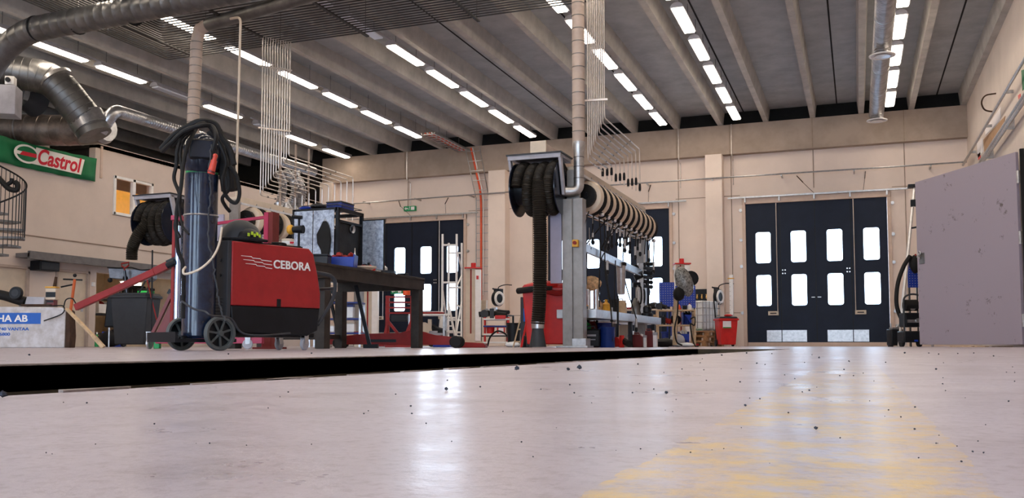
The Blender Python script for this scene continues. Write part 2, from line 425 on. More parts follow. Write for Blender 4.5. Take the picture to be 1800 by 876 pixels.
# folding doors
def folding_door(idx, a, b):
    root = wempty('door_%d' % idx, (a, YF, 0)); W = b - a
    fr = MB(); fr.box(-.10, 0, -.07, .12, 0, DZ + .02); fr.box(W, W + .10, -.07, .12, 0, DZ + .02); fr.box(-.10, W + .10, -.08, .12, DZ - .14, DZ + .04)
    fr.build('door_frame', M['trim'], root, .006)
    rl = MB(); rl.box(-.5, W + .55, -.16, -.10, DZ + .03, DZ + .075); 
    for k in range(5): rl.box(W * k / 4 - .02, W * k / 4 + .02, -.15, -.05, DZ - .1, DZ + .05)
    rl.build('door_rail', M['steel'], root)
    lw = W / 4
    for k in range(4):
        x0 = k * lw + .006; x1 = (k + 1) * lw - .006
        c0 = {0: .27, 1: .29, 2: .31, 3: .32}[k]; wx0 = x0 + c0 ; wx1 = wx0 + .44
        zs = [(1.20, 2.13), (2.48, 3.42)]
        lf = MB()
        lf.box(x0, wx0, 0, .06, .12, DZ - .14); lf.box(wx1, x1, 0, .06, .12, DZ - .14)
        for z0, z1 in ((.12, 1.20), (2.13, 2.48), (3.42, DZ - .14)): lf.box(wx0, wx1, 0, .06, z0, z1)
        rr = .075
        for z0, z1 in zs:                                    # rounded window corners
            for cx_, sx_ in ((wx0, 1), (wx1, -1)):
                for cz, sz in ((z0, 1), (z1, -1)):
                    pts = [(cx_, cz)] + [(cx_ + sx_ * rr * (1 - math.cos(t)), cz + sz * rr * (1 - math.sin(t))) for t in [PI / 2 * q / 5 for q in range(6)]]
                    lf.prism(pts, 'Y', 0.001, .059)
        leaf = lf.build('door_leaf', M['navy'], root)
        for z0, z1 in zs:
            g = MB(); g.box(wx0, wx1, .028, .034, z0, z1); g.build('window_pane', M['glass'], leaf)
            ring = MB(); P = []
            for (cx_, cz, a0) in ((wx1 - rr, z1 - rr, 0), (wx0 + rr, z1 - rr, 1), (wx0 + rr, z0 + rr, 2), (wx1 - rr, z0 + rr, 3)):
                for q in range(5): t = PI / 2 * (a0 + q / 4); P.append((cx_ + rr * math.cos(t), -.004, cz + rr * math.sin(t)))
            ring.tube(P + [P[0]], .008, 6); ring.build('window_gasket', M['black'], leaf)
        if k < 3:
            j = MB(); j.box(x1 - .006, x1 + .018, -.008, .02, .1, DZ - .14); j.build('door_seal', M['black'], leaf)
        kp = MB(); kx0, kx1 = ((x0 + .55, x1) , (x0, x1 - .28), (x0 + .28, x1), (x0, x1 - .56))[k]
        kp.box(kx0, kx1, -.006, .0, .14, .48); kp.build('kick_plate', M['steel'], leaf)
        if k in (1, 2):
            dd = MB()
            for dx in (.05, .12) :
                xx = x0 + dx if k == 1 else x1 - dx
                for z in (2.16, 2.26): dd.lathe([(.02, -.02), (.02, 0)], (xx, 0, z), 8, 'Y')
            dd.build('hinge_bolt', M['alu'], leaf)
            h = MB(); xx = x1 - .08 if k == 1 else x0 + .08; h.bar((xx - .05, -.03, 1.44), (xx + .05, -.03, 1.44), .02); h.build('door_handle', M['steel'], leaf)
    bt = MB(); bt.box(0, W, -.02, .05, .0, .12); bt.build('door_bottom_rail', M['trim'], root)
    for xx, sgn in ((lw - .10, -1), (3 * lw + .08, 1)):
        rd = MB(); rd.cyl((xx, -.05, .98), (xx, -.05, DZ + .02), .014, n=8); rd.build('door_rod', M['pipe'], root)
        hp = MB(); hp.box(*sorted((xx + sgn * .28, xx - sgn * .02)), -.06, -.02, .92, 1.04); hp.build('handle_plate', M['cream'], root, .006)
        hk = MB(); hk.bar((xx + sgn * .04, -.07, .98), (xx + sgn * .22, -.07, .98), .03); hk.build('door_handle', M['black'], root)
    cam_ = MB()
    for xx in (-.14, W + .14):
        for z in (1.0, 2.4, 3.2, 4.1): cam_.lathe([(.05, -.05), (.05, 0)], (xx, 0, z), 10, 'Y')
    cam_.build('wall_roller', M['steel'], root)
    sk = MB()
    for xx in (W * .38, W * .86):
        sk.bar((xx, -.1, DZ + .62), (xx + .18 * (1 if xx < W / 2 else -.15), -.3, DZ + .38), .02); sk.bar((xx + .17 * (1 if xx < W / 2 else -.15), -.28, DZ + .39), (xx + .5 * (1 if xx < W / 2 else -.15), -.12, DZ + .05), .01)
    sk.build('rail_strut', M['rust'], root)
for i, (a, b) in enumerate(DOORS): folding_door(i + 1, a, b)

# conduit along the far wall
s = MB(); s.tube([(-16.4, YF - .44, 4.98), (-11.33, YF - .46, 5.03), (-4.2, YF - .46, 5.06), (2.9, YF - .46, 5.06)], .022, 8)
for x in range(-16, 3, 2): s.box(x - .02, x + .02, YF - .46, YF - .0, 5.0, 5.04)
s.solo('wall_conduit', M['steel'], 'thin steel conduit running along the far wall above the doors', 'pipe')
for px, lab in ((1192, 'left of the two thin pipes on the far wall beam beside the concrete pilaster'), (1285, 'right of the two thin pipes on the far wall beam beside the concrete pilaster'), (716, 'thin pipe dropping over the far wall beam above the exit sign')):
    x = aY(px, 200, YF - .3).x; s = MB(); s.tube(fillet([(x, YF - .3, 6.7), (x, YF - .3, 5.72), (x, YF - .03, 5.66), (x, YF - .03, 4.9)], .05), .018, 8)
    s.solo('drop_pipe', M['pipe'], lab, 'pipe')

# ---------------------------------------------------------------- office block on the left
OZ = 5.12
DL = [(1.0, 15.57, 1.84), (16.31, 17.33, 1.86), (17.56, 20.64, 1.86)]
s = MB(); X0 = XL - .2; y = YB
for a, b, h in ((14.3, 15.57, 1.84), (16.31, 17.33, 1.86), (17.56, 20.64, 1.86)):
    s.box(X0, XL, y, a, 0, 3.38); s.box(X0, XL, a, b, h, 3.38); y = b
s.box(X0, XL, y, YF, 0, 3.38)
s.box(X0, XL, 17.40, 18.02, 3.38, OZ); s.box(X0, XL, 18.02, 19.40, 4.40, OZ); s.box(X0, XL, 19.40, YF, 3.38, OZ)
s.box(X0, XL, YB, 17.40, 3.38, 4.66)
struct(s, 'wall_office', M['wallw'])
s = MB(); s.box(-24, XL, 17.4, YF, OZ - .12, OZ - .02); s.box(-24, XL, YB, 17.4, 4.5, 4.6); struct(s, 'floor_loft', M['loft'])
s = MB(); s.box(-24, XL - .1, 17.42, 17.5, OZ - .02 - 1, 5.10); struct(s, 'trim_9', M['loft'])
s = MB(); s.box(-20.2, -20.0, 10, 18.0, 4.6, 5.75); struct(s, 'wall_parapet', M['wallw'])
s = MB(); s.box(XL - .02, XL + .03, 17.56, 17.62, 4.25, 5.06); struct(s, 'trim_10', M['trim'])
s = MB(); s.box(XL, XL + .012, 14.5, YF - .5, 2.545, 2.575); struct(s, 'trim_11', mat('office_joint', (.30, .22, .17), .8))
s = MB(); s.box(XL, XL + .42, 15.2, 26, 2.02, 2.12); s.box(XL + .36, XL + .44, 15.2, 26, 1.98, 2.16); struct(s, 'trim_12', mat('grey_ledge', (.16, .15, .15), .6))
# office window and a self-glowing wall standing in for its lit room
root = wempty('window_1', (XL, 18.02, 3.39)); s = MB(); W, H = 1.38, 1.01
for y0, y1, z0, z1 in ((0, W, 0, .07), (0, W, H - .07, H), (0, .07, 0, H), (W - .07, W, 0, H), (W * .5 - .05, W * .5 + .05, 0, H)): s.box(-.06, .04, y0, y1, z0, z1)
s.build('window_frame', M['white'], root, .006)
s = MB(); s.box(-.03, -.024, .05, W - .05, .05, H - .05); s.build('window_pane', M['glass'], root)
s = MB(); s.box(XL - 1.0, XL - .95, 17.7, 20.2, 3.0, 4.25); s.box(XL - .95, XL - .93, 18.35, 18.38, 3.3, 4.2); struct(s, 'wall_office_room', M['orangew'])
s = MB(); s.box(XL - 1.0, XL - .9, 17.7, 20.2, 4.25, 4.9); struct(s, 'trim_13', M['cream'])
# ground-floor doors in the office wall
for n, (a, b, h) in enumerate(((14.3, 15.57, 1.84), (16.31, 17.33, 1.86))):
    root = wempty('door_%d' % (n + 4), (XL, a, 0)); W = b - a
    s = MB(); s.box(-.1, -.04, .05, W - .05, 0, h - .05); s.build('door_leaf', M['cream'], root, .004)
    s = MB(); s.box(-.12, .03, 0, .06, 0, h); s.box(-.12, .03, W - .06, W, 0, h); s.box(-.12, .03, 0, W, h - .06, h); s.build('door_frame', M['beige'], root)
    s = MB(); s.box(-.04, -.02, W - .2, W - .14, .86, 1.06); s.bar((-.01, W - .16, 1.0), (-.01, W - .30, 1.0), .02); s.build('door_handle', M['steel'], root)
# lit store room behind the wide opening
s = MB(); s.box(-21.0, -20.9, 17.3, 21, 0, 2.3); s.box(-21, XL - .2, 17.3, 17.4, 0, 2.3); s.box(-21, XL - .2, 20.9, 21, 0, 2.3); s.box(-21, XL - .2, 17.3, 21, 2.25, 2.35)
struct(s, 'wall_store', mat('store_room_wall', (.72, .58, .44), .7, var=.06))
t = thing('ceiling_lamp', 'bright lamp glowing in the store room behind the grey wheelie bin', 'lamp', (-18.3, 19.25, 1.66))
s = MB(); s.box(-.06, .06, -.32, .32, 0, .07); s.build('diffuser', lamp_room, t, .02)
s = MB(); s.box(-.08, .08, -.34, .34, .07, .10); s.cyl((0, -.2, .1), (0, -.2, .59), .01); s.cyl((0, .2, .1), (0, .2, .59), .01); s.build('housing', M['white'], t)
s = MB(); s.box(XL + .0, XL + .06, 17.40, 17.47, 1.5, 1.6); s.solo('wall_switch', M['white'], 'small white switch box on the office wall between door and store room opening', 'switch', None, .005)

# wall heater
t = thing('wall_heater', 'black box heater mounted under the office ledge between two cream doors', 'heater', (XL, 15.87, 1.76))
s = MB(); s.box(0, .3, -.28, .28, 0, .22); s.build('housing', M['black'], t, .01)
s = MB(); s.box(.3, .31, -.24, .24, .03, .19)
for k in range(5): s.box(.305, .32, -.24, .24, .04 + .03 * k, .05 + .03 * k)
s.build('grille', M['grey'], t)

# ---------------------------------------------------------------- banner with the oil maker's name
t = thing('banner', 'green cloth banner with red Castrol lettering on white, hung on the office wall', 'banner', (XL + .06, 14.2, 4.12))
L_ = 17.37 - 14.2
vs_, fs = [], []
for i in range(41):
    for j in range(5):
        yy = L_ * i / 40; sag = -.03 * math.sin(PI * i / 40)
        vs_.append((.025 * math.sin(i * .9 + j * .5) + .015 * math.sin(i * .37), yy, j / 4 * .585 + sag * (1 if j else 1)))
for i in range(40):
    for j in range(4): q = i * 5 + j; fs.append((q, q + 5, q + 6, q + 1))
s = MB(); s.add(vs_, fs); bo = s.build('cloth', M['bannerg'], t); sd = bo.modifiers.new('thick', 'SOLIDIFY'); sd.thickness = .008
s = MB(); s.prism([(1.25, .09), (2.66, .08), (2.76, .47), (1.35, .49)], 'X', .052, .058)
pts = [(1.10 + .34 * math.cos(a), .285 + .215 * math.sin(a)) for a in [2 * PI * k / 28 for k in range(28)]]
s.prism(pts, 'X', .050, .0565); s.build('white_band', M['bannerw'], t)
s = MB(); s.prism([(1.10 + .27 * math.cos(a), .30 + .155 * math.sin(a)) for a in [PI * (.05 + .9 * k / 14) for k in range(15)]], 'X', .058, .0605)
s.prism([(1.10 + .27 * math.cos(a), .27 - .155 * math.sin(a)) for a in [PI * (.05 + .9 * k / 14) for k in range(15)]], 'X', .058, .0605)
s.build('emblem_green', M['bannerg'], t)
s = MB(); s.prism([(.90, .24), (1.36, .24), (1.36, .33), (.98, .33)], 'X', .061, .064); s.build('emblem_red', M['logored'], t)
text('Castrol', .50, M['logored'], t, (.062, 1.36, .13), (PI / 2, 0, PI / 2), bold=.012, shear=.25, sx=.83)

def V0(px, py): return tuple(aD(px, py, 18.6))
# ---------------------------------------------------------------- spiral stair
sc = (-16.75, 13.22)
t = thing('spiral_stair', 'grey steel spiral staircase with round handrail at the left edge under the green banner', 'staircase', (sc[0], sc[1], 0))
s = MB(); s.cyl((0, 0, 0), (0, 0, 4.4), .05, n=12); s.build('centre_pole', M['grey'], t)
RS = .98; base_a = -3.64
N = 19
rail = []
for k in range(N):
    a = base_a + k * .41; z = .2 + k * .2
    s = MB(); a1 = a + .46
    s.prism([(0, 0), (RS * math.cos(a), RS * math.sin(a)), (RS * math.cos((a + a1) / 2) * 1.02, RS * math.sin((a + a1) / 2) * 1.02), (RS * math.cos(a1), RS * math.sin(a1))], 'Z', z, z + .045)
    s.build('tread', mat('stair_steel', (.20, .20, .21), .5, .6), t)
    for q in range(4):
        aa = a + .41 * q / 4; zz = z + .2 * q / 4
        b_ = MB(); p = (RS * math.cos(aa), RS * math.sin(aa)); b_.cyl((p[0], p[1], z), (p[0], p[1], zz + .95), .008, n=6)
        b_.build('baluster', M['grey'], t)
        rail.append((p[0], p[1], zz + .95))
s = MB(); s.tube(rail, .018, 8); s.build('handrail', M['black'], t)

s = MB(); s.tube(smooth([V0(-14, 300), V0(2, 318), V0(16, 332), V0(29, 334), V0(31, 325), V0(26, 320)]), .055, 10); s.tube(smooth([V0(10, 326), V0(20, 320), V0(21, 314)]), .045, 8)
s.solo('hose_end', M['rubber'], 'thick black curled hose end hanging inside the spiral staircase at the left edge', 'hose')

# ================================================================ CEILING LIGHTS
def make_light(on, first={}):
    t = thing('strip_light', 'x', 'ceiling light', (0, 0, 6.6))
    s = MB(); s.prism([(-.13, .0), (.13, .0), (.10, .07), (.05, .10), (-.05, .10), (-.10, .07)], 'Y', -.76, .76); s.build('housing', M['lgrey'], t)
    s = MB(); s.box(-.105, .105, -.71, .71, -.035, .004); s.build('diffuser', tube_on if on else tube_off, t, .012)
    for yy in (-.5, .5): s = MB(); s.cyl((0, yy, .1), (0, yy, .52), .005, n=5); s.build('hanger', M['grey'], t)
    s = MB(); s.box(-.02, .02, -.98, .98, .10, .135); s.build('rail', M['lgrey'], t)
    return t
ROWS = [(-16.55, 'leftmost row'), (-12.82, 'second row from the left'), (-9.43, 'third row from the left'), (-5.28, 'fourth row from the left'), (-3.15, 'second row from the right'), (.95, 'rightmost row')]
ends = [26.65, 24.75, 25.95, 25.85, 25.95, 25.95]
OFF = {(0, 1), (0, 4), (2, 5)}
ON0 = make_light(True); OFF0 = make_light(False); usedl = {True: False, False: False}
OFF = set()
for r, (x, nm) in enumerate(ROWS):
    y = ends[r]; k = 0
    step = 1.97 if r else 2.0
    ys = [26.65, 24.55, 22.9, 20.7, 18.74, 16.92, 15.08, 13.1, 11.1, 9, 7, 5, 3, 1, -1, -3, -5] if r == 0 else [y - step * q for q in range(16)]
    for k, yy in enumerate(ys):
        off = (r == 0 and k in (2, 4)) or (r == 2 and k in (5, 6)) or (r == 1 and k == 99)
        src = OFF0 if off else ON0
        lab = ('unlit white' if off else 'glowing') + ' strip light, %s in the %s' % (FAR[k], nm) if k < 15 else 'glowing strip light at the near end of the ' + nm
        key = not off
        if not usedl[key]:
            usedl[key] = True; src.location = (x, yy, 6.6); src['label'] = lab; src['group'] = 'ceiling strip lights'
        else: copy_tree(src, (x, yy, 6.6), 0, lab, 'ceiling strip lights')
# cable tray and cable ladder down the far wall
t = thing('cable_tray', 'cable tray with pale and red cables under the ceiling, ending at the far wall', 'cable tray', (-12.05, 26.15, 6.42))
s = MB()
for x in (-.22, .22): s.box(x - .012, x + .012, -1.6, 1.1, 0, .06)
for k in range(10): s.box(-.22, .22, -1.55 + k * .28, -1.52 + k * .28, 0, .02)
s.build('tray', M['steel'], t)
for y in (-1.3, .2): s = MB(); s.cyl((-.22, y, 0), (-.22, y, .75), .006, n=5); s.cyl((.22, y, 0), (.22, y, .75), .006, n=5); s.build('hanger', M['dduct'], t)
for x, m in ((-.1, 'orange'), (-.03, 'white'), (.05, 'orange'), (.12, 'white')):
    s = MB(); s.tube(smooth([(x, -1.6, .04), (x + .02, -.6, .05), (x - .01, .3, .04), (x, 1.08, .04)]), .02, 6); s.build('cable', M[m], t)
t = thing('cable_ladder', 'cable ladder with a thick orange cable on the far wall beside the left door', 'cable ladder', (-11.65, 27.6, 0))
s = MB()
for dx0, dx1 in ((-.50, -.25), (.02, .22)):
    s.bar((dx0, .0, 6.62), (dx1, .3, 5.0), .025); s.bar((dx1, .35, 5.0), (dx1, .35, 1.6), .025)
for k in range(5): f_ = k / 5; s.bar((-.50 + .25 * f_, .3 * f_, 6.5 - 1.6 * f_), (.02 + .2 * f_, .3 * f_, 6.5 - 1.6 * f_), .018)
for k in range(12): s.bar((-.25, .35, 4.9 - .28 * k), (.22, .35, 4.9 - .28 * k), .018)
s.build('ladder', M['steel'], t)
s = MB(); s.tube(smooth([(-.30, .0, 6.62), (-.16, .2, 5.7), (-.06, .28, 5.0), (-.05, .3, 3.5), (-.05, .3, 1.3)]), .035, 8); s.build('orange_cable', M['orange'], t)
s = MB(); s.tube(smooth([(-.24, .0, 6.62), (-.10, .2, 5.7), (.02, .28, 5.0), (.02, .32, 4.2), (.02, .32, 1.7)]), .02, 8); s.build('white_cable', M['white'], t)
# ================================================================ DUCTS AND PIPES
def duct(name, label, pts, r, m, pitch=.1, amp=.006, fl=.3, kind='banded', cat='duct', n=20, extra=None):
    P = fillet(pts, fl) if len(pts) > 2 else [Vector(p) for p in pts]
    base = Vector(pts[-1]); t = thing(name, label, cat, base)
    s = MB(off=base)
    (s.banded(P, r, pitch, amp, n) if kind == 'banded' else s.ribbed(P, r, pitch, amp, n))
    s.build('tube', m, t)
    return t, base
def band(t, base, a, b, r, m=None, name='clamp'):
    s = MB(off=base); s.cyl(a, b, r, n=20); s.build(name, m or M['steel'], t)

t, b_ = duct('exhaust_duct', 'long wide dark spiral duct crossing the top left corner', [tuple(aD(-60, 190, 17.2)), tuple(aD(2, 90, 17.2)), (-14.55, 12.5, 5.98), (-6.2, 12.2, 6.02)], .23, M['dduct'], .22, .003, .5)
for px in (26, 113, 210): 
    p = aX(0, 0, -1); x = {26: -14.3, 113: -13.3, 210: -12.0}[px]
    band(t, b_, (x, 12.48, 5.98), (x + .03, 12.48, 5.98), .238, M['black'])
s = MB(off=b_)
for x in (-13.2, -10.5, -8): s.cyl((x, 12.4, 6.15), (x, 12.4, 7.1), .008, n=5)
s.build('hanger', M['steel'], t)
# wrapped duct down to the left reel
t, b_ = duct('wrapped_duct', 'beige banded vertical duct behind the gas cylinder, turning right at the top', [tuple(aD(334, 330, 17)), tuple(aD(347, 48, 17.0)), tuple(aD(560, -12, 15.6))], .112, M['beige'], .235, .003, .25)
p0, p1 = aD(334, 330, 17), aD(346, 62, 17.0)
for k in range(1, 19):
    q = p0.lerp(p1, k / 19); band(t, b_, q, q + Vector((0, 0, .012)), .117, M['dduct'], 'dark_band')
s = MB(off=b_); q0, q1 = aD(366, 43, 16.87), aD(556, -11, 15.62); s.tube([q0.lerp(q1, k / 10) for k in range(11)], (.126), 20); s.build('bare_section', M['dduct'], t)
# wrapped duct down to the right reel
q = (-4.0, 13.46)
t, b_ = duct('wrapped_duct', 'brown banded vertical duct ending in a steel elbow at the large hose reel', [(q[0], q[1], 3.15), (q[0], q[1], 6.9)], .098, M['beige'], .2, .002)
for k in range(16):
    z = 3.35 + k * .205; band(t, b_, (q[0], q[1], z), (q[0], q[1], z + .012), .103, M['dduct'], 'dark_band')
s = MB(off=b_); s.lathe([(.098, 3.2), (.10, 3.14), (.082, 3.05), (.082, 3.0)], (q[0], q[1], 0), 20)
s.tube(fillet([(q[0], q[1], 3.05), (q[0], q[1], 2.42), (q[0] - .24, q[1] - .08, 2.42)], .2, 10), .08, 18); s.build('steel_elbow', M['steel'], t)
for z in (2.95, 2.8, 2.62): band(t, b_, (q[0], q[1], z), (q[0], q[1], z + .012), .085, M['dduct'], 'dark_band')

# spiral duct on the right with two round diffusers
t, b_ = duct('spiral_duct', 'bright spiral duct under the ceiling at the right, two round diffusers below it', [(.62, 2, 6.27), (.60, 26.2, 6.27)], .185, M['galv'], .085, .004)
def diffuser(tt, base, x, y, z, top, r=.24):
    s = MB(off=base); s.ribbed([(x, y, z + .02), (x, y, top)], r * .62, .05, .006, 16); s.build('neck', M['galv'], tt)
    s = MB(off=base); s.lathe([(.02, .03), (r * .5, .03), (r, .0), (r, -.02), (r * .86, -.025), (r * .8, .0), (r * .3, .0), (.01, -.01)], (x, y, z), 24); d = s.build('diffuser', M['white'], tt)
    s = MB(off=base); s.lathe([(r * .55, -.03), (r * .62, -.035), (r * .62, -.028)], (x, y, z), 24); s.build('ring', M['alu'], d)
for y in (25.7, 19.9): diffuser(t, b_, .60, y, 6.0, 6.2, .26)
for y in (14, 16.2, 18.2, 21.6, 23.5): band(t, b_, (.605, y, 6.27), (.605, y + .04, 6.27), .195, M['steel'])
# spiral duct over the office
t, b_ = duct('spiral_duct', 'shiny spiral duct running over the office wall behind the helmet, with two round diffusers', [tuple(aD(176, 232, 20.4)), tuple(aD(200, 194, 20.4)), (-16.3, 17.3, 5.58), (-16.3, 24.9, 5.62)], .145, M['galv'], .085, .004, .25)
for y in (20.45, 24.0):
    s = MB(off=b_); s.cyl((-16.3, y, 5.3), (-16.3, y, 5.5), .10, n=14); s.build('neck', M['galv'], t)
    c = Vector((-16.3, y, 5.28)); tl = Matrix.Rotation(math.radians(35), 3, 'Y')
    s = MB(); s.lathe([(.02, .03), (.2, .03), (.25, .0), (.24, -.03), (.2, -.02), (.05, 0)], (0, 0, 0), 22); s.v = [tl @ v + c - b_ for v in s.v]; s.build('diffuser', M['white'], t)
# big ribbed duct and its lower trunk, fan box
t, b_ = duct('flexible_duct', 'fat ribbed duct bending down at the upper left above the green banner', [tuple(aD(-40, 108, 19.6)), tuple(aD(25, 128, 19.8)), tuple(aD(92, 136, 20)), tuple(aD(158, 218, 20.3)), tuple(aD(168, 240, 20.3))], .37, M['dduct'], .16, .008, .5, n=26)
q0, q1 = aD(150, 205, 20.3), aD(162, 226, 20.3); band(t, b_, q0, q1, .40, M['galv'], 'collar')
q0 = aD(96, 140, 20); band(t, b_, q0, q0 + (aD(100, 145, 20) - q0), .40, M['steel'])
t, b_ = duct('trunk_duct', 'horizontal dull duct with an elbow end right behind the top of the green banner', [tuple(aD(-60, 228, 21)), tuple(aD(35, 228, 21)), tuple(aD(120, 230, 21)), tuple(aD(178, 226, 20.9))], .36, mat('aged_duct', (.27, .22, .19), .4, .8, var=.25, scale=4), .3, .006, .4, n=26)
q0 = aD(37, 228, 21); band(t, b_, q0, q0 + Vector((.03, .01, 0)), .375)
s = MB(off=b_); s.lathe([(.0, -.1), (.3, -.1), (.36, 0), (.3, .12), (0, .12)], tuple(aD(182, 226, 20.9)), 20, 'X'); s.build('end_elbow', M['galv'], t)
p = aD(14, 178, 19.0)
t = thing('fan_unit', 'grey fan box with a round outlet at the far upper left beside the ribbed duct', 'fan', (p.x, p.y, p.z - .35))
s = MB(); s.obox((0, 0, .33), (.42, .5, .62), .6); s.build('housing', M['lgrey'], t, .01)
s = MB(); s.obox((.12, -.05, .75), (.18, .2, .18), .6); s.build('motor_box', M['white'], t, .01)
s = MB(); s.cyl((.17, -.16, .75), (.19, -.19, .75), .05, n=14); s.build('outlet', M['black'], t)
p = aD(62, 172, 20.6); t = thing('inlet_duct', 'dark open duct mouth hidden behind the fat ribbed duct at the upper left', 'duct', tuple(p))
s = MB(); s.lathe([(.30, -.4), (.42, 0), (.44, .02), (.40, .02), (.28, -.38)], (0, 0, 0), 24, 'Y', True); s.build('mouth', M['grey'], t)

# overhead pipe run, nested corners
t = thing('overhead_pipe_rack', 'rack of twenty parallel dark pipes hung under the ceiling at the upper left', 'pipes', (-13.8, 15.45, 6.2))
for k in range(20):
    y = 15.45 - .115 * k; x = -13.85 + .09 * k
    s = MB(off=(-13.8, 15.45, 6.2)); s.tube(fillet([(x, 4, 6.22), (x, y, 6.22), (-3.7 - (.1 * k if k > 12 else 0), y, 6.22)], .08, 4), .014, 6); s.build('pipe', M['dpipe'], t)
for x in (-13.1, -11.0, -9.0, -6.6, -4.6):
    s = MB(off=(-13.8, 15.45, 6.2)); s.box(x - .03, x + .03, 13.15, 15.6, 6.17, 6.2); s.build('bracket', M['dpipe'], t)
    for y in (13.3, 15.5): s = MB(off=(-13.8, 15.45, 6.2)); s.cyl((x, y, 6.2), (x, y, 7.1), .006, n=5); s.build('hanger', M['dpipe'], t)
for y in (7, 9, 11, 12.8):
    s = MB(off=(-13.8, 15.45, 6.2)); s.box(-13.95, -12.0, y - .03, y + .03, 6.17, 6.2); s.build('bracket', M['dpipe'], t)

def pipe_drop(label, X, Y, n, dx, ztop, zhi, zlo, yfar, ynear, zend, r, cols, clampz, dyo=0):
    t = thing('pipe_bundle', label, 'pipes', (X, Y, zend))
    for k in range(n):
        f_ = k / (n - 1); x = X + dx * k; y = Y + dyo * k; z = zlo + (zhi - zlo) * f_; ye = ynear + (yfar - ynear) * f_
        s = MB(off=(X, Y, zend)); s.tube(fillet([(x, y, ztop), (x, y, z), (x, ye, z), (x, ye, zend)], .06, 4), r, 8); pp = s.build('pipe', M[cols], t)
        s = MB(off=(X, Y, zend))
        for q in (.35, .7):
            yy = y + (ye - y) * q; s.cyl((x, yy - .02, z), (x, yy + .02, z), r * 1.5, n=8)
        s.build('coupling', M['dduct'], pp)
        if n > 10: continue
        s = MB(off=(X, Y, zend)); s.lathe([(r * 2.0, 0), (r * 2.4, .05), (r * 2.0, .12), (r, .14)], (x, ye, zend + .02 + .04 * (k % 3)), 8); s.build('valve', M['black'], pp)
    for z in clampz:
        s = MB(off=(X, Y, zend)); s.bar((X - .06, Y - .03, z), (X + dx * (n - 1) + .06, Y + dyo * (n - 1) - .03, z), .03); s.build('clamp_bar', M['pipe'], t)
    return t
pipe_drop('ten steel pipes dropping beside the brown duct and fanning over the right reel rack', -3.965, 13.86, 10, .029, 6.3, 3.66, 2.98, 16.4, 14.75, 2.86, .0105, 'pipe', (3.95,), .006)
pipe_drop('twelve steel pipes dropping at the upper left and fanning over the left rack', -10.98, 14.9, 12, .028, 6.2, 3.85, 3.0, 17.9, 15.6, 2.86, .0125, 'pipe', (4.35, 5.6), .045)
p = aD(423, 30, 16.2)
s = MB(); s.tube(fillet([tuple(aD(405, 33, 16.3)), tuple(p), tuple(aX(416, 300, -11.0)), (-11.0, aX(416, 300, -11.0).y, 2.84)], .1), .024, 8)
s.solo('stand_pipe', M['cream'], 'single thick pale pipe hanging left of the left pipe bundle', 'pipe')
for k, px in enumerate((494, 520, 543)):
    q0 = aX(px, 246 + k * 8, -10.95); q1 = Vector((q0.x, q0.y, 2.84))
    s = MB(); s.cyl(q0, q1, .022, n=8); s.solo('support_rod', M['beige'], ['brown upright rod, nearest of three over the left reel rack', 'brown upright rod, middle of three over the left reel rack', 'brown upright rod, farthest of three over the left reel rack'][k], 'rod', 'rods over the left reel rack')
for k, (px, y0, bend) in enumerate(((487, 300, .0), (500, 300, .35), (511, 305, .45), (520, 315, -.1))):
    c_ = aX(px, 380, -11.05); yy = c_.y; zt = aX(px, y0, -11.05).z; P = [(-11.05, yy, zt), (-11.0, yy + .12 + .5 * bend, zt - .3), (-11.05, yy + .05 + .4 * bend, zt - .75), (-11.02, yy, 2.93), (-11.02, yy, 2.84)]
    s = MB(); s.ribbed(smooth(P), .085, .05, .006, 12); s.solo('flexible_duct', M['galv'], ['thin silver flexible duct, leftmost of four among the pipes over the left rack', 'bent silver flexible duct, second from left of four over the left rack', 'bent silver flexible duct, third from left of four over the left rack', 'straight silver flexible duct, rightmost of four over the left rack'][k], 'duct', 'silver flexible ducts over the left rack')

# ================================================================ HOSE REEL RACKS
def big_reel(loc, label, P, glab):
    t = thing('exhaust_hose_reel', label, 'hose reel', loc)
    s = MB(); s.box(-.43, .43, -.30, -.26, -.07, 0); s.box(-.43, .43, .2, .26, -.07, 0); s.box(-.43, -.37, -.3, .26, -.05, 0); s.box(.37, .43, -.3, .26, -.05, 0)
    for x in (-.43, .39): s.prism([(-.3, -.02), (-.2, -.02), (-.02, -.62), (-.1, -.62)], 'X', x, x + .04)
    s.build('frame', M['lgrey'], t, .004)
    s = MB(); s.box(-.45, .45, -.32, .28, -.003, .02); s.build('top_cover', M['grey'], t)
    for x in (-.37, .35):
        s = MB(); s.lathe([(.05, 0), (.40, 0), (.42, .01), (.42, .025), (.05, .025)], (x, -.02, -.50), 30, 'X'); s.build('flange', M['gloss'], t)
    hel = []
    for k in range(int(3.5 * 24)):
        a = k / 24 * 2 * PI; rr = .345 + .014 * math.sin(a * .7); hel.append((-.26 + .172 * k / 24, -.02 - rr * math.cos(a), -.50 + rr * math.sin(a)))
    s = MB(); s.ribbed(hel, .083, .026, .0045, 14); s.build('wound_hose', M['hose'], t)
    s = MB(); s.lathe([(.24, -.36), (.24, .36)], (0, -.02, -.5), 20, 'X'); s.build('drum', M['black'], t)
    s = MB(); s.ribbed(smooth(P, 10), .102, .034, .008, 14); h = s.build('hanging_hose', M['hose'], t)
    return t, h
t, h = big_reel((-4.6, 13.35, 2.97), 'large black ribbed exhaust hose reel in a grey frame, its hose hanging to the floor', [(.12, -.36, -.45), (.13, -.42, -.75), (.14, -.40, -1.4), (.12, -.38, -2.2), (.09, -.38, -2.62)], '')
e = Vector((.09, -.38, -2.62))
s = MB(); s.lathe([(.098, .04), (.098, -.06)], tuple(e), 18); s.build('cuff', M['steel'], h)
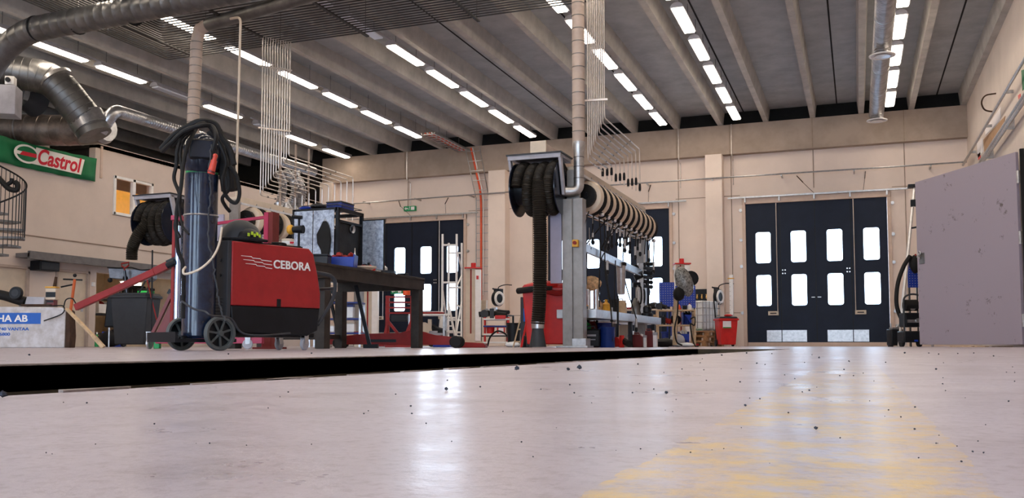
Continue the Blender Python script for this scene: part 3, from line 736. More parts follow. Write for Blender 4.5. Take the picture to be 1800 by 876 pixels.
s = MB(); s.lathe([(.085, -.06), (.09, -.1), (.105, -.2), (.13, -.34), (.12, -.34), (.08, -.1)], tuple(e), 18); s.build('nozzle', M['grey'], h)
t, h = big_reel((-12.35, 13.75, 2.86), 'large black exhaust hose reel in a grey frame left of the gas cylinder', [(.0, -.36, -.5), (-.18, -.42, -.75), (-.33, -.40, -1.0), (-.36, -.38, -1.22)], '')
s = MB(); s.box(.30, .38, .20, .28, -2.86, -.02); s.build('support_post', M['grey'], t)
bp = (-4.95, 13.9)
t = thing('fan_housing', 'beige box channel behind the top of the large exhaust hose reel', 'housing', (bp[0], bp[1], 2.98))
s = MB(); s.box(.2, .42, -.5, .9, 0.012, .24); s.build('channel', M['beige'], t, .006)
s = MB(); s.box(.18, .44, -.53, -.5, .012, .27); s.build('front_plate', M['cream'], t)

def rack(side, X, Y0, Y1, loc_label):
    t = thing('hose_reel_rack', loc_label, 'rack', (X, Y0, 0))
    def T(n, m, f, bev=0): s = MB(off=(X, Y0, 0)); f(s); return s.build(n, m, t, bev)
    PM = mat('post_grey', (.29, .265, .25), .4, .35, var=.12, scale=5)
    T('post', PM, lambda s: (s.box(X - .18, X - .02, Y0 - .1, Y0 + .1, 0, 2.30), s.box(X + .0, X + .15, Y0 - .1, Y0 + .1, 0, 2.30), s.box(X - .03, X + .01, Y0 - .07, Y0 + .07, 0, 2.30), s.box(X - .15, X + .06, Y0 + .05, Y0 + .12, 2.2, 2.78)), .006)
    T('side_panel', mat('lilac_panel', (.42, .40, .52), .45, var=.05), lambda s: s.box(X - .40, X - .22, Y0 - .02, Y0 + .02, 1.0, 2.5))
    T('base_plate', M['steel'], lambda s: s.box(X - .26, X + .24, Y0 - .18, Y0 + .16, 0, .03), .004)
    T('base_block', M['steel'], lambda s: s.box(X - .02, X + .2, Y0 - .13, Y0 + .12, .03, .14), .004)
    T('post', PM, lambda s: (s.box(X - .06, X + .10, Y1 - .12, Y1 + .08, 0, 2.72),), .006)
    T('base_plate', M['steel'], lambda s: s.box(X - .2, X + .2, Y1 - .18, Y1 + .16, 0, .03), .004)
    T('top_beam', M['cream'], lambda s: (s.box(X - .22, X + .06, Y0 + .1, Y1 + .2, 2.76, 2.84), s.box(X + .02, X + .06, Y0 + .1, Y1 + .2, 2.70, 2.76)), .004)
    T('beam_edge', M['alu'], lambda s: s.box(X + .06, X + .075, Y0 + .12, Y1 + .2, 2.69, 2.73))
    T('guide_rail', M['alu'], lambda s: (s.bar((X + .05, Y0 + .45, 2.15), (X + .05, Y1 + .25, 2.15), .03, .02),), .0)
    T('side_rail', M['galv'], lambda s: s.bar((X + .1, Y0 + .05, 1.56), (X + .1, Y1, 1.44), .05, .13), .004)
    T('switch_box', M['yellow'], lambda s: s.box(X + .0, X + .09, Y0 - .17, Y0 - .10, 1.54, 1.65), .004)
    T('switch_knob', M['red'], lambda s: s.cyl((X + .045, Y0 - .20, 1.60), (X + .045, Y0 - .17, 1.60), .028, n=12))
    return t
XA, YA0, YA1 = -4.06, 13.45, 18.0
XBk, YB0, YB1 = -10.9, 14.0, 18.6
rack('right', XA, YA0, YA1, 'steel hose reel rack on two posts standing right of the big red bin')
rack('left', XBk, YB0, YB1, 'steel hose reel rack partly hidden behind the welder and the grey steel cabinet')
def small_reel(X, Y, hosepts, label, group, mirror=1):
    t = thing('hose_reel', label, 'hose reel', (X, Y, 2.42))
    s = MB(); s.lathe([(.04, -.09), (.20, -.09), (.25, -.07), (.275, -.03), (.278, .01), (.27, .04), (.22, .06), (.04, .06)], (0, 0, 0), 26, 'Y'); s.build('casing', M['reel'], t)
    s = MB(); s.torus((0, .115, 0), 'Y', .235, .045, 28, 8); s.torus((0, .20, 0), 'Y', .235, .045, 28, 8); s.torus((0, .115, 0), 'Y', .16, .04, 24, 8); s.lathe([(.02, -.2), (.19, -.2), (.19, -.12), (.02, -.12)], (0, 0, 0), 20, 'Y'); s.build('wound_hose', M['rubber'], t)
    s = MB(); s.cyl((0, -.24, 0), (0, -.09, 0), .07, n=14); s.build('hub', M['black'], t)
    s = MB(); s.box(-.05, .05, .09, .12, .2, .34); s.build('bracket', M['steel'], t)
    s = MB(); s.ball((.21, .1, -.27), (.045, .05, .04), 10); s.build('outlet_ball', M['chrome'], t)
    if hosepts:
        s = MB(); s.tube(smooth([(.22, .1, -.27)] + hosepts), .011, 6); hs = s.build('hose', M['rubber'], t)
        e = Vector(hosepts[-1]); s = MB(); s.cyl(e, e - Vector((0, 0, .16)), .022, n=8); s.build('nozzle', M['steel'], hs)
        s = MB(); s.ball(e + Vector((0, 0, -.2)), (.03, .03, .05), 8); s.build('tip', M['black'], hs)
    return t
for k in range(11):
    drop = [None, [(-.05, -.2, -.7), (-.08, -.5, -1.0)], [(.1, -.1, -.8), (.12, -.1, -1.2), (.18, .0, -1.75)], [(.0, -.3, -.7), (.1, -.35, -.95)], [(.2, .1, -.5)], [(.1, .0, -.6), (.12, 0, -1.2), (.3, .1, -1.9)], [(.2, .1, -.55)], [(.2, .1, -.45)], [(.2, .1, -.62)], [(.2, .1, -.5)], [(.2, .1, -.7)]][k]
    small_reel(XA + .02, YA0 + .62 + k * .40, drop, 'beige hose reel under the right rack beam, ' + ORD[k], 'hose reels on the right rack')['group'] = 'hose reels on the right rack'
for k in range(10):
    small_reel(XBk + .02, YB0 + .5 + k * .44, [(.2, .1, -.5)] if k % 2 else None, 'beige hose reel under the left rack beam, ' + ORD[k], '')['group'] = 'hose reels on the left rack'

# ================================================================ WELDER WITH GAS CYLINDER
A = math.atan2(.78, .25)
t = thing('welding_machine', 'red and black wheeled CEBORA welding machine in front of the dark workbench', 'welder', (-4.25, 5.45, 0), A)
body = [(0, .33), (0, .80), (.70, .80), (.745, .76), (.79, .60), (.82, .45), (.82, .33)]
s = MB(); s.prism(body, 'Y', 0, .40); sh = s.build('body_shell', M['weldred'], t, .008)
s = MB(); s.prism([(.02, .16), (0, .33), (.82, .33), (.80, .15), (.70, .11), (.1, .13)], 'Y', .005, .395); s.build('lower_body', M['black'], t, .01)
s = MB(); s.box(-.035, -.002, .005, .395, .14, .80)
for k in range(9): s.box(-.04, -.034, .05, .35, .2 + k * .022, .21 + k * .022)
for z in (.55, .66): s.lathe([(.012, -.045), (.012, -.03)], (0, .09, z), 8, 'X')
s.build('rear_panel', M['grey'], t, .004)
s = MB(); s.box(.0, .66, .03, .37, .80, .812); s.build('top_tray', M['black'], t)
s = MB(); s.box(.40, .435, -.004, .0, .33, .39); s.build('latch', M['black'], t)
s = MB(); s.tube(fillet([(.78, .04, .62), (1.0, .03, .60), (.99, .03, .42), (.82, .03, .20)], .08), .016, 8); s.tube(fillet([(.78, .36, .62), (1.0, .37, .60), (.99, .37, .42), (.82, .37, .20)], .08), .016, 8); s.cyl((.99, .03, .5), (.99, .37, .5), .014)
s.build('front_handle', M['grey'], t)
s = MB(); s.box(-.42, .05, .0, .36, .06, .085); s.box(-.44, -.42, .0, .36, .06, .13); s.box(.05, .8, .05, .35, .1, .13); s.build('cylinder_platform', M['black'], t)
s = MB(); s.cyl((-.13, -.05, .125), (-.13, .42, .125), .014); s.build('axle', M['steel'], t)
def spoked(parent, x, y0, z, r):
    s = MB(); s.lathe([(r - .022, -.02), (r - .006, -.022), (r, -.012), (r, .012), (r - .006, .022), (r - .022, .02)], (x, y0, z), 36, 'Y', True); wv = s.build('wheel', M['wheel'], parent)
    s = MB(); s.lathe([(.004, -.028), (.018, -.026), (.022, -.015), (.022, .02), (.004, .02)], (x, y0, z), 14, 'Y')
    for k in range(7):
        a = k * 2 * PI / 7 + .3; s.bar((x + .018 * math.cos(a), y0, z + .018 * math.sin(a)), (x + (r - .02) * math.cos(a), y0, z + (r - .02) * math.sin(a)), .010, .014)
    s.lathe([(r - .03, -.004), (r - .02, -.004), (r - .02, .004), (r - .03, .004)], (x, y0, z), 36, 'Y', True)
    s.build('hub_and_spokes', M['wheel'], wv)
    s = MB(); s.lathe([(.02, -.002), (r - .02, -.002), (r - .02, .004), (.02, .004)], (x, y0 + .016, z), 30, 'Y'); s.build('wheel_disc', M['black'], wv)
spoked(t, -.13, -.06, .122, .122); spoked(t, -.13, .43, .122, .122)
def caster(parent, x, y, z, r=.045, rot=.3, m=None):
    s = MB(); s.lathe([(.008, -.012), (r - .008, -.014), (r, -.008), (r, .008), (r - .008, .014), (.008, .012)], (0, 0, 0), 18, 'Y'); mt = Matrix.Rotation(rot, 3, 'Z'); s.v = [mt @ v + Vector((x, y, r)) for v in s.v]; c = s.build('caster', m or M['lgrey'], parent)
    s = MB(); s.prism([(-.02, 0), (.02, 0), (.028, z - r), (-.028, z - r)], 'Y', -.022, -.017); s.prism([(-.02, 0), (.02, 0), (.028, z - r), (-.028, z - r)], 'Y', .017, .022); s.box(-.03, .03, -.025, .025, z - r - .005, z - r); s.v = [mt @ v + Vector((x, y, r)) for v in s.v]; s.build('fork', M['steel'], c)
for x, y in ((.70, .04), (.70, .36), (.60, .2)): 
    if y != .2: caster(t, x, y, .125, .05)
lt = text('CEBORA', .088, M['white'], t, (.36, -.004, .625), (PI / 2, math.radians(0), 0), bold=.0018, sx=1.0, space=1.05)
s = MB()
for k, (x0, x1, z) in enumerate(((.075, .345, .695), (.095, .35, .668), (.115, .35, .640))):
    pts = [(x0, z), (x0 + .09, z - .002), (x0 + .10, z - .011), (x0 + .17, z - .012), (x0 + .18, z - .021), (x1, z - .024), (x1, z - .019), (x0 + .176, z - .016), (x0 + .168, z - .007), (x0 + .098, z - .006), (x0 + .09, z + .003), (x0, z + .003)]
    s.prism(pts, 'Y', -.003, .001)
s.build('logo_stripes', M['white'], t)

def L(x, y, z):                                             # from the welder's own frame to the hall
    c_, s_ = math.cos(A), math.sin(A); return Vector((-4.25 + x * c_ - y * s_, 5.45 + x * s_ + y * c_, z))
cc = L(-.20, .10, 0)
t = thing('gas_cylinder', 'tall dark blue gas cylinder with green collar on the back of the red welder', 'gas cylinder', (cc.x, cc.y, .087), A)
s = MB(); s.lathe([(.10, 0), (.115, .02), (.116, 1.16), (.114, 1.185)], (0, 0, 0), 32); s.build('body', M['cyl'], t)
s = MB(); s.lathe([(.1145, 1.18), (.106, 1.24), (.075, 1.29), (.035, 1.31), (.03, 1.33)], (0, 0, 0), 32); s.build('collar', M['green'], t)
s = MB(); s.cyl((0, 0, 1.33), (0, 0, 1.42), .022, n=10); s.cyl((-.05, 0, 1.38), (.03, 0, 1.38), .014, n=8); s.build('valve', M['brass'], t)
s = MB(); s.torus((0, 0, .88), 'Z', .118, .006, 32, 6); s.build('chain', M['steel'], t)
# welding helmet over the valve
hp = cc + Vector((0, 0, 1.49))
VA = math.atan2(-cc.y, -cc.x) + PI / 2                       # the helmet looks towards the open floor
t = thing('welding_helmet', 'glossy black welding helmet hung over the top of the gas cylinder', 'helmet', tuple(hp + Vector((0, 0, -.235))), VA)
s = MB(); vs_ = []; fs = []; n = 24; m_ = 14
for i in range(m_):
    zz = i / (m_ - 1); z = -.03 + .35 * zz; q = abs(2 * zz - 1); e = math.sqrt(max(.02, 1 - q ** 2.5))
    for k in range(n): a = 2 * PI * k / n; vs_.append((.138 * e * math.cos(a), .158 * e * math.sin(a) * (1 if math.sin(a) < 0 else .7), z))
for i in range(m_ - 1):
    for k in range(n): fs.append((i * n + k, i * n + (k + 1) % n, (i + 1) * n + (k + 1) % n, (i + 1) * n + k))
fs.append(tuple((m_ - 1) * n + k for k in range(n))); fs.append(tuple(range(n)))
s.add(vs_, fs); s.build('shell', M['gloss'], t, 0, 50)
s = MB(); s.obox((0, -.135, .17), (.18, .06, .15)); s.build('visor_frame', M['black'], t, .02)
s = MB(); s.obox((0, -.167, .17), (.15, .006, .12)); s.build('visor_glass', M['gloss'], t, .002)
s = MB(); s.tube(smooth([(.115, 0, .16), (.12, .06, .25), (.05, .1, .29), (-.05, .1, .29), (-.12, .06, .25), (-.115, 0, .16)]), .009, 8); s.build('head_band', M['rubber'], t)
# torch cables draped over everything
def strand(P, r, m, lab, name='cable', cat='cable', grp=None, wob=.0):
    Q = smooth(P, 8)
    if wob: Q = [q + Vector((R.uniform(-wob, wob), R.uniform(-wob, wob), R.uniform(-wob, wob))) for q in Q]
    s = MB(); s.tube(Q, r, 8); return s.solo(name, M[m], lab, cat, grp)
def V(px, py, d): return tuple(aD(px, py, d))
CG = 'torch cables draped over the gas cylinder'
strand([V(285, 266, 6.3), V(300, 252, 6.2), V(322, 232, 6.2), V(348, 222, 6.15), V(372, 222, 6.2), V(380, 240, 6.1), V(374, 268, 6.1), V(371, 300, 6.1)], .016, 'rubber', 'black cable arching over the helmet top with its free end sticking out left', grp=CG)
strand([V(283, 262, 6.35), V(305, 238, 6.3), V(330, 222, 6.25), V(352, 213, 6.25), V(378, 218, 6.3), V(390, 240, 6.3), V(404, 262, 6.3), V(412, 290, 6.3)], .019, 'rubber', 'thick black cable forming the outermost arch over the helmet', grp=CG)
strand([V(300, 258, 6.3), V(315, 245, 6.25), V(335, 228, 6.2), V(352, 218, 6.2), V(366, 220, 6.3), V(385, 250, 6.35), V(398, 285, 6.35), V(392, 318, 6.3), V(398, 345, 6.35), V(414, 357, 6.35), V(421, 340, 6.35), V(416, 310, 6.35), V(404, 292, 6.35)], .014, 'rubber', 'black cable hanging in a wavy loop right of the gas cylinder', grp=CG)
strand([V(352, 222, 6.3), V(325, 232, 6.25), V(312, 262, 6.2), V(310, 290, 6.2), V(306, 315, 6.2), V(316, 345, 6.15), V(311, 380, 6.1), V(308, 400, 6.1), V(316, 418, 6.1)], .013, 'rubber', 'black cable kinking down the left side of the gas cylinder', grp=CG)
strand([V(345, 226, 6.35), V(330, 255, 6.2), V(322, 290, 6.15), V(318, 330, 6.1), V(310, 380, 6.1), V(313, 440, 6.1), V(322, 470, 6.1), V(322, 560, 6.15)], .014, 'rubber', 'long black cable running straight down the left edge of the gas cylinder', grp=CG)
strand([V(340, 228, 6.3), V(318, 260, 6.2), V(320, 320, 6.12), V(314, 350, 6.1), V(320, 395, 6.05), V(332, 412, 6.0)], .008, 'rubber', 'thin black cable hooked close to the left of the cylinder shoulder', grp=CG)
strand([V(388, 238, 6.4), V(400, 262, 6.4), V(402, 300, 6.4), V(404, 330, 6.4), V(391, 348, 6.4), V(396, 362, 6.45), V(404, 372, 6.5)], .013, 'rubber', 'black cable falling from the helmet towards the red welder top', grp=CG)
strand([V(372, 255, 6.1), V(368, 300, 6.05), V(371, 330, 6.05), V(367, 380, 6.05), V(368, 430, 6.05), V(376, 470, 6.05), V(382, 510, 6.05), V(388, 545, 6.03), V(398, 566, 6.0)], .006, 'grey', 'thin grey wavy lead down the front of the gas cylinder to the wheel', grp=CG, wob=.006)
strand([V(390, 400, 6.15), V(385, 430, 6.1), V(372, 455, 6.05), V(350, 474, 6.0), V(326, 482, 6.0), V(322, 476, 6.0), V(326, 470, 6.05)], .008, 'cream', 'pale grey hose looped across the middle of the gas cylinder')
strand([V(320, 530, 6.05), V(340, 543, 6.0), V(360, 548, 6.0), V(372, 555, 6.0), V(405, 560, 6.3), V(425, 585, 6.4), V(460, 590, 6.5), V(510, 586, 6.8)], .007, 'grey', 'dark lead trailing past the large wheel under the red welder')
strand([V(376, 232, 6.55), V(386, 262, 6.55), V(397, 290, 6.55), V(402, 318, 6.55), V(404, 335, 6.55)], .062, 'rubber', 'bunched black leather cloth hanging behind the right side of the helmet', 'cloth', 'cloth')
t = thing('torch_handle', 'red welding torch handle hanging beside the black helmet', 'torch', V(375, 290, 6.02), .3)
s = MB(); s.cyl((-.015, 0, -.06), (.005, 0, .03), .024, .02, 12); s.build('grip', mat('orange_red_handle', (.62, .07, .04), .45), t)
s = MB(); s.cyl((.005, 0, .03), (.012, 0, .055), .014, n=10); s.ball((.012, 0, .06), .017, 10); s.build('nozzle', mat('orange_red_handle', (.62, .07, .04), .45), t)
s = MB(); s.cyl((-.014, 0, -.052), (-.010, 0, -.04), .027, n=12); s.build('ring', M['darkred'], t)
# second helmet, tin and leads on the welder top
p = L(.18, .16, .812)
t = thing('welding_helmet', 'black welding helmet with lime decal lying on top of the red welder', 'helmet', tuple(p), A)
s = MB(); s.ball((0, 0, .0), (.17, .15, .175), 22, zmin=0); s.build('shell', M['grey'], t, 0, 60)
s = MB(); s.ball((.0, -.05, .0), (.13, .13, .12), 18, zmin=0); s.build('visor_frame', M['black'], t, 0, 60)
s = MB()
for k in range(5): s.obox((-.05 + k * .026, -.176 + .006 * abs(k - 1), .045 + (k % 2) * .012), (.018, .006, .024), .1)
s.build('decal', M['lime'], t)
s = MB(); s.tube([(-.2, -.06, .01), (-.05, -.17, .012), (.12, -.16, .012)], .012, 8); s.build('chin_edge', M['black'], t)
p = L(.60, .14, .812)
t = thing('tin_can', 'small white tin with a red logo on top of the red welder', 'tin', tuple(p), A)
s = MB(); s.lathe([(.046, 0), (.048, .003), (.048, .062), (.046, .065)], (0, 0, 0), 24); s.build('can', M['cream'], t)
s = MB(); s.lathe([(.0485, .018), (.0485, .046)], (0, 0, 0), 24); s.v = [v for v in s.v]; s.build('label_band', M['white'], t)
s = MB(); s.obox((.0, -.0485, .033), (.03, .004, .016)); s.obox((.012, -.048, .037), (.02, .004, .01)); s.build('red_logo', M['logored'], t)
s = MB(); s.tube(smooth([L(.38, .05, .82), L(.45, .03, .822), L(.52, .06, .82), L(.58, .22, .82), L(.68, .08, .815)]), .009, 8); s.solo('cable', M['rubber'], 'short black cable lying on the welder top between helmet and tin', 'cable')

# ================================================================ ENGINE CRANE AND PORTAL
p = spot(311, 9)
t = thing('engine_crane', 'red engine crane with a long sloping boom and chrome ram left of the gas cylinder', 'crane', p, YAW)
def C(px, py, d=9.0): v = aD(px, py, d) - Vector(p); c_, s_ = math.cos(-YAW), math.sin(-YAW); return (v.x * c_ - v.y * s_, v.x * s_ + v.y * c_, v.z)
s = MB(); s.box(-.065, -.035, -.03, .05, .10, 1.28); s.build('mast', M['red'], t, .004)
s = MB(); s.cyl((0, -.02, .12), (0, -.02, 1.0), .034, n=18); s.cyl((0, -.02, 1.0), (0, -.02, 1.22), .03, n=16); s.build('ram_cylinder', mat('blue_chrome', (.45, .55, .80), .18, .9), t)
s = MB(); s.box(.04, .10, -.02, .07, .08, 1.25); s.build('mast_inner', M['gloss'], t, .004)
s = MB(); s.obox((-.02, 0, 1.30), (.11, .10, .05)); s.build('mast_cap', M['pink'], t, .006)
a_, b_ = Vector(C(133, 541)), Vector(C(272, 478)); c2 = Vector(C(335, 449)); c3 = Vector(C(400, 434, 8.8))
s = MB(); s.bar(a_, b_, .06, .065); s.bar(b_, Vector(C(310, 460)), .07, .075); s.build('boom', M['red'], t, .004)
s = MB(); s.bar(Vector(C(296, 466)), c2, .075, .085); s.bar(c2, c3, .06, .05); s.build('boom_sleeve', M['black'], t, .004)
s = MB(); s.bar(C(268, 588), C(302, 517), .045, .03); s.prism([(C(270, 600)[0], .10), (C(303, 600)[0], .10), (C(303, 600)[0], .50)], 'Y', -.012, .012); s.build('gusset', M['darkred'], t)
s = MB(); s.bar(C(296, 512), C(330, 530), .03, .05); s.build('link_plate', M['black'], t)
s = MB(); s.box(-.20, .85, -.04, .04, .055, .115); s.build('base_leg', M['pink'], t, .004)
s = MB(); s.box(-.08, .25, -.05, .05, .115, .145); s.build('base_top', M['black'], t)
s = MB(); s.obox((-.20, .02, .06), (.06, .05, .11)); s.build('green_foot', M['green'], t, .006)
caster(t, -.27, 0, .17, .055, 1.4, M['steel']); caster(t, .71, -.04, .13, .05, .2)
s = MB(); s.cyl((-.1, -.05, .82), (-.02, -.05, .86), .03, n=10); s.build('pivot', M['black'], t)
p = spot(474, 9.3)
t = thing('portal_post', 'magenta square steel post with a thin crossbar rising behind the red welder', 'post', p, -.1)
s = MB(); s.box(-.055, .055, -.05, .05, 0, 1.40); s.build('post', M['darkred'], t, .003)
s = MB(); s.box(-.056, .0, -.056, -.05, .9, 1.40); s.box(-.062, -.056, -.05, .05, 0, 1.40); s.build('magenta_face', M['pink'], t)
s = MB(); s.bar((-.95, -.03, 1.32), (-.05, 0, 1.36), .03); s.build('crossbar', M['pink'], t)
s = MB(); s.box(-.12, .12, -.12, .12, 0, .02); s.build('foot_plate', M['darkred'], t)

# ================================================================ WHITE BLOCK WITH LETTERING AND WHAT LIES ON IT
p0 = spot(113, 14); 
t = thing('white_block', 'large dirty white block with a blue HA AB sign at the left edge', 'block', p0, YAW)
s = MB(); s.prism([(-2.0, 0), (0, 0), (-.0, .58), (-.07, .62), (-2.0, .645)], 'Y', 0, .25); s.build('body', M['block'], t, .012)
s = MB(); s.prism([(.002, 0), (.075, 0), (.085, .18), (.055, .56), (.004, .60)], 'Y', .01, .20); s.build('end_board', M['rust'], t, .01)
s = MB(); s.box(-2.0, -.375, -.006, .002, .365, .535); s.build('sign_panel', M['signb'], t)
text('HA AB', .145, M['white'], t, (-1.045, -.008, .40), (PI / 2, 0, 0), bold=.0035, sx=1.12)
text('740 VANTAA', .065, M['signb'], t, (-1.02, -.003, .265), (PI / 2, 0, 0), bold=.0016, sx=1.25)
text('6800', .065, M['signb'], t, (-1.0, -.003, .185), (PI / 2, 0, 0), bold=.0016, sx=1.25)
def onb(x, y): c_, s_ = math.cos(YAW), math.sin(YAW); return (p0[0] + x * c_ - y * s_, p0[1] + x * s_ + y * c_, .64)
t = thing('angle_grinder', 'dark motor with a round black disc guard lying on the white block', 'tool', onb(-.93, .12), YAW)
s = MB(); s.tube(smooth([(-.3, 0, .20), (-.1, 0, .17), (.1, 0, .11), (.25, 0, .07)]), .075, 12, None); s.build('body', M['rubber'], t)
s = MB(); s.lathe([(.02, -.03), (.09, -.03), (.10, -.01), (.10, .03), (.02, .03)], (.17, -.14, .20), 22, 'Y'); s.build('disc_guard', M['black'], t)
s = MB(); s.lathe([(.01, -.036), (.055, -.034), (.055, -.03)], (.17, -.14, .20), 18, 'Y'); s.build('disc', M['grey'], t)
t = thing('metal_tray', 'grey metal tray on the white block behind the round motor', 'tray', onb(-.50, .13), YAW)
s = MB(); s.prism([(-.15, .02), (.15, .02), (.15, .14), (-.12, .15)], 'Y', -.1, .1); s.build('tray', M['lgrey'], t, .01)
s = MB(); s.box(-.2, .25, -.12, .12, 0, .03); s.build('base', M['rust'], t)
t = thing('battery_charger', 'small red and white charger box with a dark screen on the white block', 'charger', onb(-.27, .12), YAW)
s = MB(); s.box(-.08, .08, -.06, .06, .10, .28); s.build('case', M['cream'], t, .01)
s = MB(); s.box(-.07, .08, -.066, -.06, .14, .22); s.box(-.05, .05, -.064, -.06, .06, .09); s.build('screen', M['black'], t)
s = MB(); s.box(-.085, .085, -.065, .05, .285, .305); s.build('amber_top', M['yellow'], t)
s = MB(); s.box(-.06, .06, -.05, .05, 0, .10); s.build('red_foot', M['darkred'], t, .006)
s = MB(); s.cyl((.03, 0, .3), (.05, 0, .46), .03, .02, 8); s.build('horn', M['rust'], t)
t = thing('hand_pump', 'orange upright hand pump with a black T handle at the end of the white block', 'pump', (onb(.03, .0)[0], onb(.03, .0)[1], .56), YAW)
s = MB(); s.cyl((0, .1, 0), (.05, .1, .50), .022, n=10); s.build('tube', mat('orange_paint', (.60, .12, .03), .45), t)
s = MB(); s.cyl((-.12, .08, .50), (.16, .12, .49), .013, n=8); s.cyl((-.16, .1, .38), (.03, .1, .42), .013, n=8); s.ball((.05, .1, .56), .03, 10); s.build('handle', M['black'], t)
s = MB(); s.tube(smooth([(-.1, .08, .06), (-.06, .07, .18), (.03, .08, .2), (.1, .06, .12), (.17, .06, .03)]), .010, 6); s.cyl((.09, .06, .05), (.2, .06, .11), .012, n=8); s.build('hose', M['black'], t)
s = MB(); s.tube(smooth([onb(-.6, .0), onb(-.45, .05), onb(-.2, -.02), onb(-.05, .03), tuple(Vector(onb(-.02, -.06)) - Vector((0, 0, .12))), tuple(Vector(onb(-.3, -.05)) - Vector((0, 0, .23)))]), .010, 6)
s.solo('cable', M['black'], 'black cable trailing over the top edge of the white block', 'cable')
a_, b_, c_ = V(117, 543, 13.2), V(165, 592, 13.0), V(182, 611, 13.0)
s = MB(); s.bar(a_, b_, .05, .03); s.bar(b_, c_, .06, .05); s.solo('wooden_stick', M['wood'], 'bent pale wooden stick leaning from the floor against the white block', 'stick')

# ================================================================ GREY BIN AND ITS LOAD
def wheelie(name, label, loc, rz, w_, d_, h_, m, lidm, lidopen=0, wheels=True):
    t = thing(name, label, 'bin', loc, rz)
    s = MB(); b0, b1 = .80, 1.0
    vs_ = []
    for (k, z) in ((b0, .05), (1.0, h_ - .09)):
        for sx_, sy_ in ((-1, -1), (1, -1), (1, 1), (-1, 1)): vs_.append((sx_ * w_ / 2 * k, sy_ * d_ / 2 * k, z))
    s.add(vs_, [(0, 1, 2, 3), (4, 5, 6, 7), (0, 1, 5, 4), (1, 2, 6, 5), (2, 3, 7, 6), (3, 0, 4, 7)]); s.build('body', m, t, .02)
    s = MB(); s.box(-w_ / 2 - .025, w_ / 2 + .025, -d_ / 2 - .025, d_ / 2 + .02, h_ - .10, h_ - .05); s.build('rim', m if not lidopen else M['grey'], t, .01)
    s = MB(); s.prism([(-w_ / 2 - .01, h_ - .05), (w_ / 2 + .01, h_ - .05), (w_ / 2 - .03, h_), (-w_ / 2 + .03, h_)], 'Y', -d_ / 2, d_ / 2); s.build('lid', lidm, t, .012)
    s = MB(); s.cyl((-w_ / 2, d_ / 2 + .03, h_ - .06), (w_ / 2, d_ / 2 + .03, h_ - .06), .016); s.build('handle', m, t)
    if wheels:
        for sx_ in (-1, 1): s = MB(); s.lathe([(.02, -.02), (.095, -.022), (.10, 0), (.095, .022), (.02, .02)], (sx_ * (w_ / 2 - .02), d_ / 2 - .05, .10), 18, 'X'); s.build('wheel', M['rubber'], t)
    return t
g = spot(237, 18)
t = wheelie('wheelie_bin', 'tall dark grey wheelie bin on the floor left of the engine crane', g, YAW - .1, .76, .55, 1.06, M['grey'], M['grey'])
s = MB(); s.box(.36, .50, -.32, -.28, .985, 1.04); s.build('side_handle', M['black'], t)
g2 = spot(196, 18.6); t = thing('waste_sack_holder', 'black sack holder tucked behind the left side of the grey wheelie bin', 'sack', g2, YAW)
s = MB(); s.prism([(-.13, .4), (.2, .4), (.25, 1.0), (-.08, 1.02)], 'Y', -.1, .2); s.build('sack', M['black'], t, .03)
s = MB(); s.bar((-.1, .1, 0), (-.1, .1, .4), .02); s.bar((.18, .1, 0), (.18, .1, .4), .02); s.build('frame', M['steel'], t)
lz = 1.062
t = thing('snow_scoop', 'shallow grey scoop tray on thin legs standing on the grey bin lid', 'tray', (g[0], g[1], lz), YAW)
s = MB(); s.prism([(-.55, .50), (.28, .46), (.30, .30), (.22, .24), (-.52, .30)], 'Y', -.05, .28); s.build('tray', mat('scoop_grey', (.20, .21, .24), .4, .4, var=.2, scale=12), t, .01)
s = MB(); s.tube(smooth([(-.56, -.06, .51), (-.3, -.06, .5), (-.1, -.06, .51), (.1, -.06, .46), (.29, -.06, .47)]), .015, 6); s.build('rim', M['black'], t)
for x, dx in ((-.2, -.06), (-.14, -.02), (.24, .06), (.18, -.05)):
    s = MB(); s.bar((x, .05, .3), (x - .1 + dx, .05, 0), .022); s.build('leg', M['black'], t)
s = MB(); s.ball((-.5, -.06, .26), .05, 10); s.ball((-.2, -.06, .30), .05, 10); s.build('rubber_foot', M['black'], t)
t = thing('shovel', 'black shovel shaft with a red D-shaped grip standing on the grey bin lid', 'shovel', (g[0] - .06, g[1] - .22, lz), YAW)
s = MB(); s.cyl((.03, 0, 0), (-.03, 0, .44), .024, n=10); s.build('shaft', M['gloss'], t)
s = MB(); s.tube([(-.03, 0, .43), (-.035, 0, .49), (-.09, 0, .53), (-.10, 0, .575), (.05, 0, .60), (.045, 0, .54), (-.02, 0, .49)], .016, 8); s.build('grip', M['red'], t)
def stick(lab, a, b, r, m, name='rod', cat='rod'):
    s = MB(); s.cyl(a, b, r, n=8); return s.solo(name, M[m], lab, cat)
stick('thin red rod leaning beside the right edge of the grey bin', V(258, 490, 17), V(276, 565, 17), .012, 'red')
stick('thin black pole standing between grey bin and engine crane', V(268, 440, 16.5), V(266, 607, 16.5), .014, 'black', 'pole', 'pole')
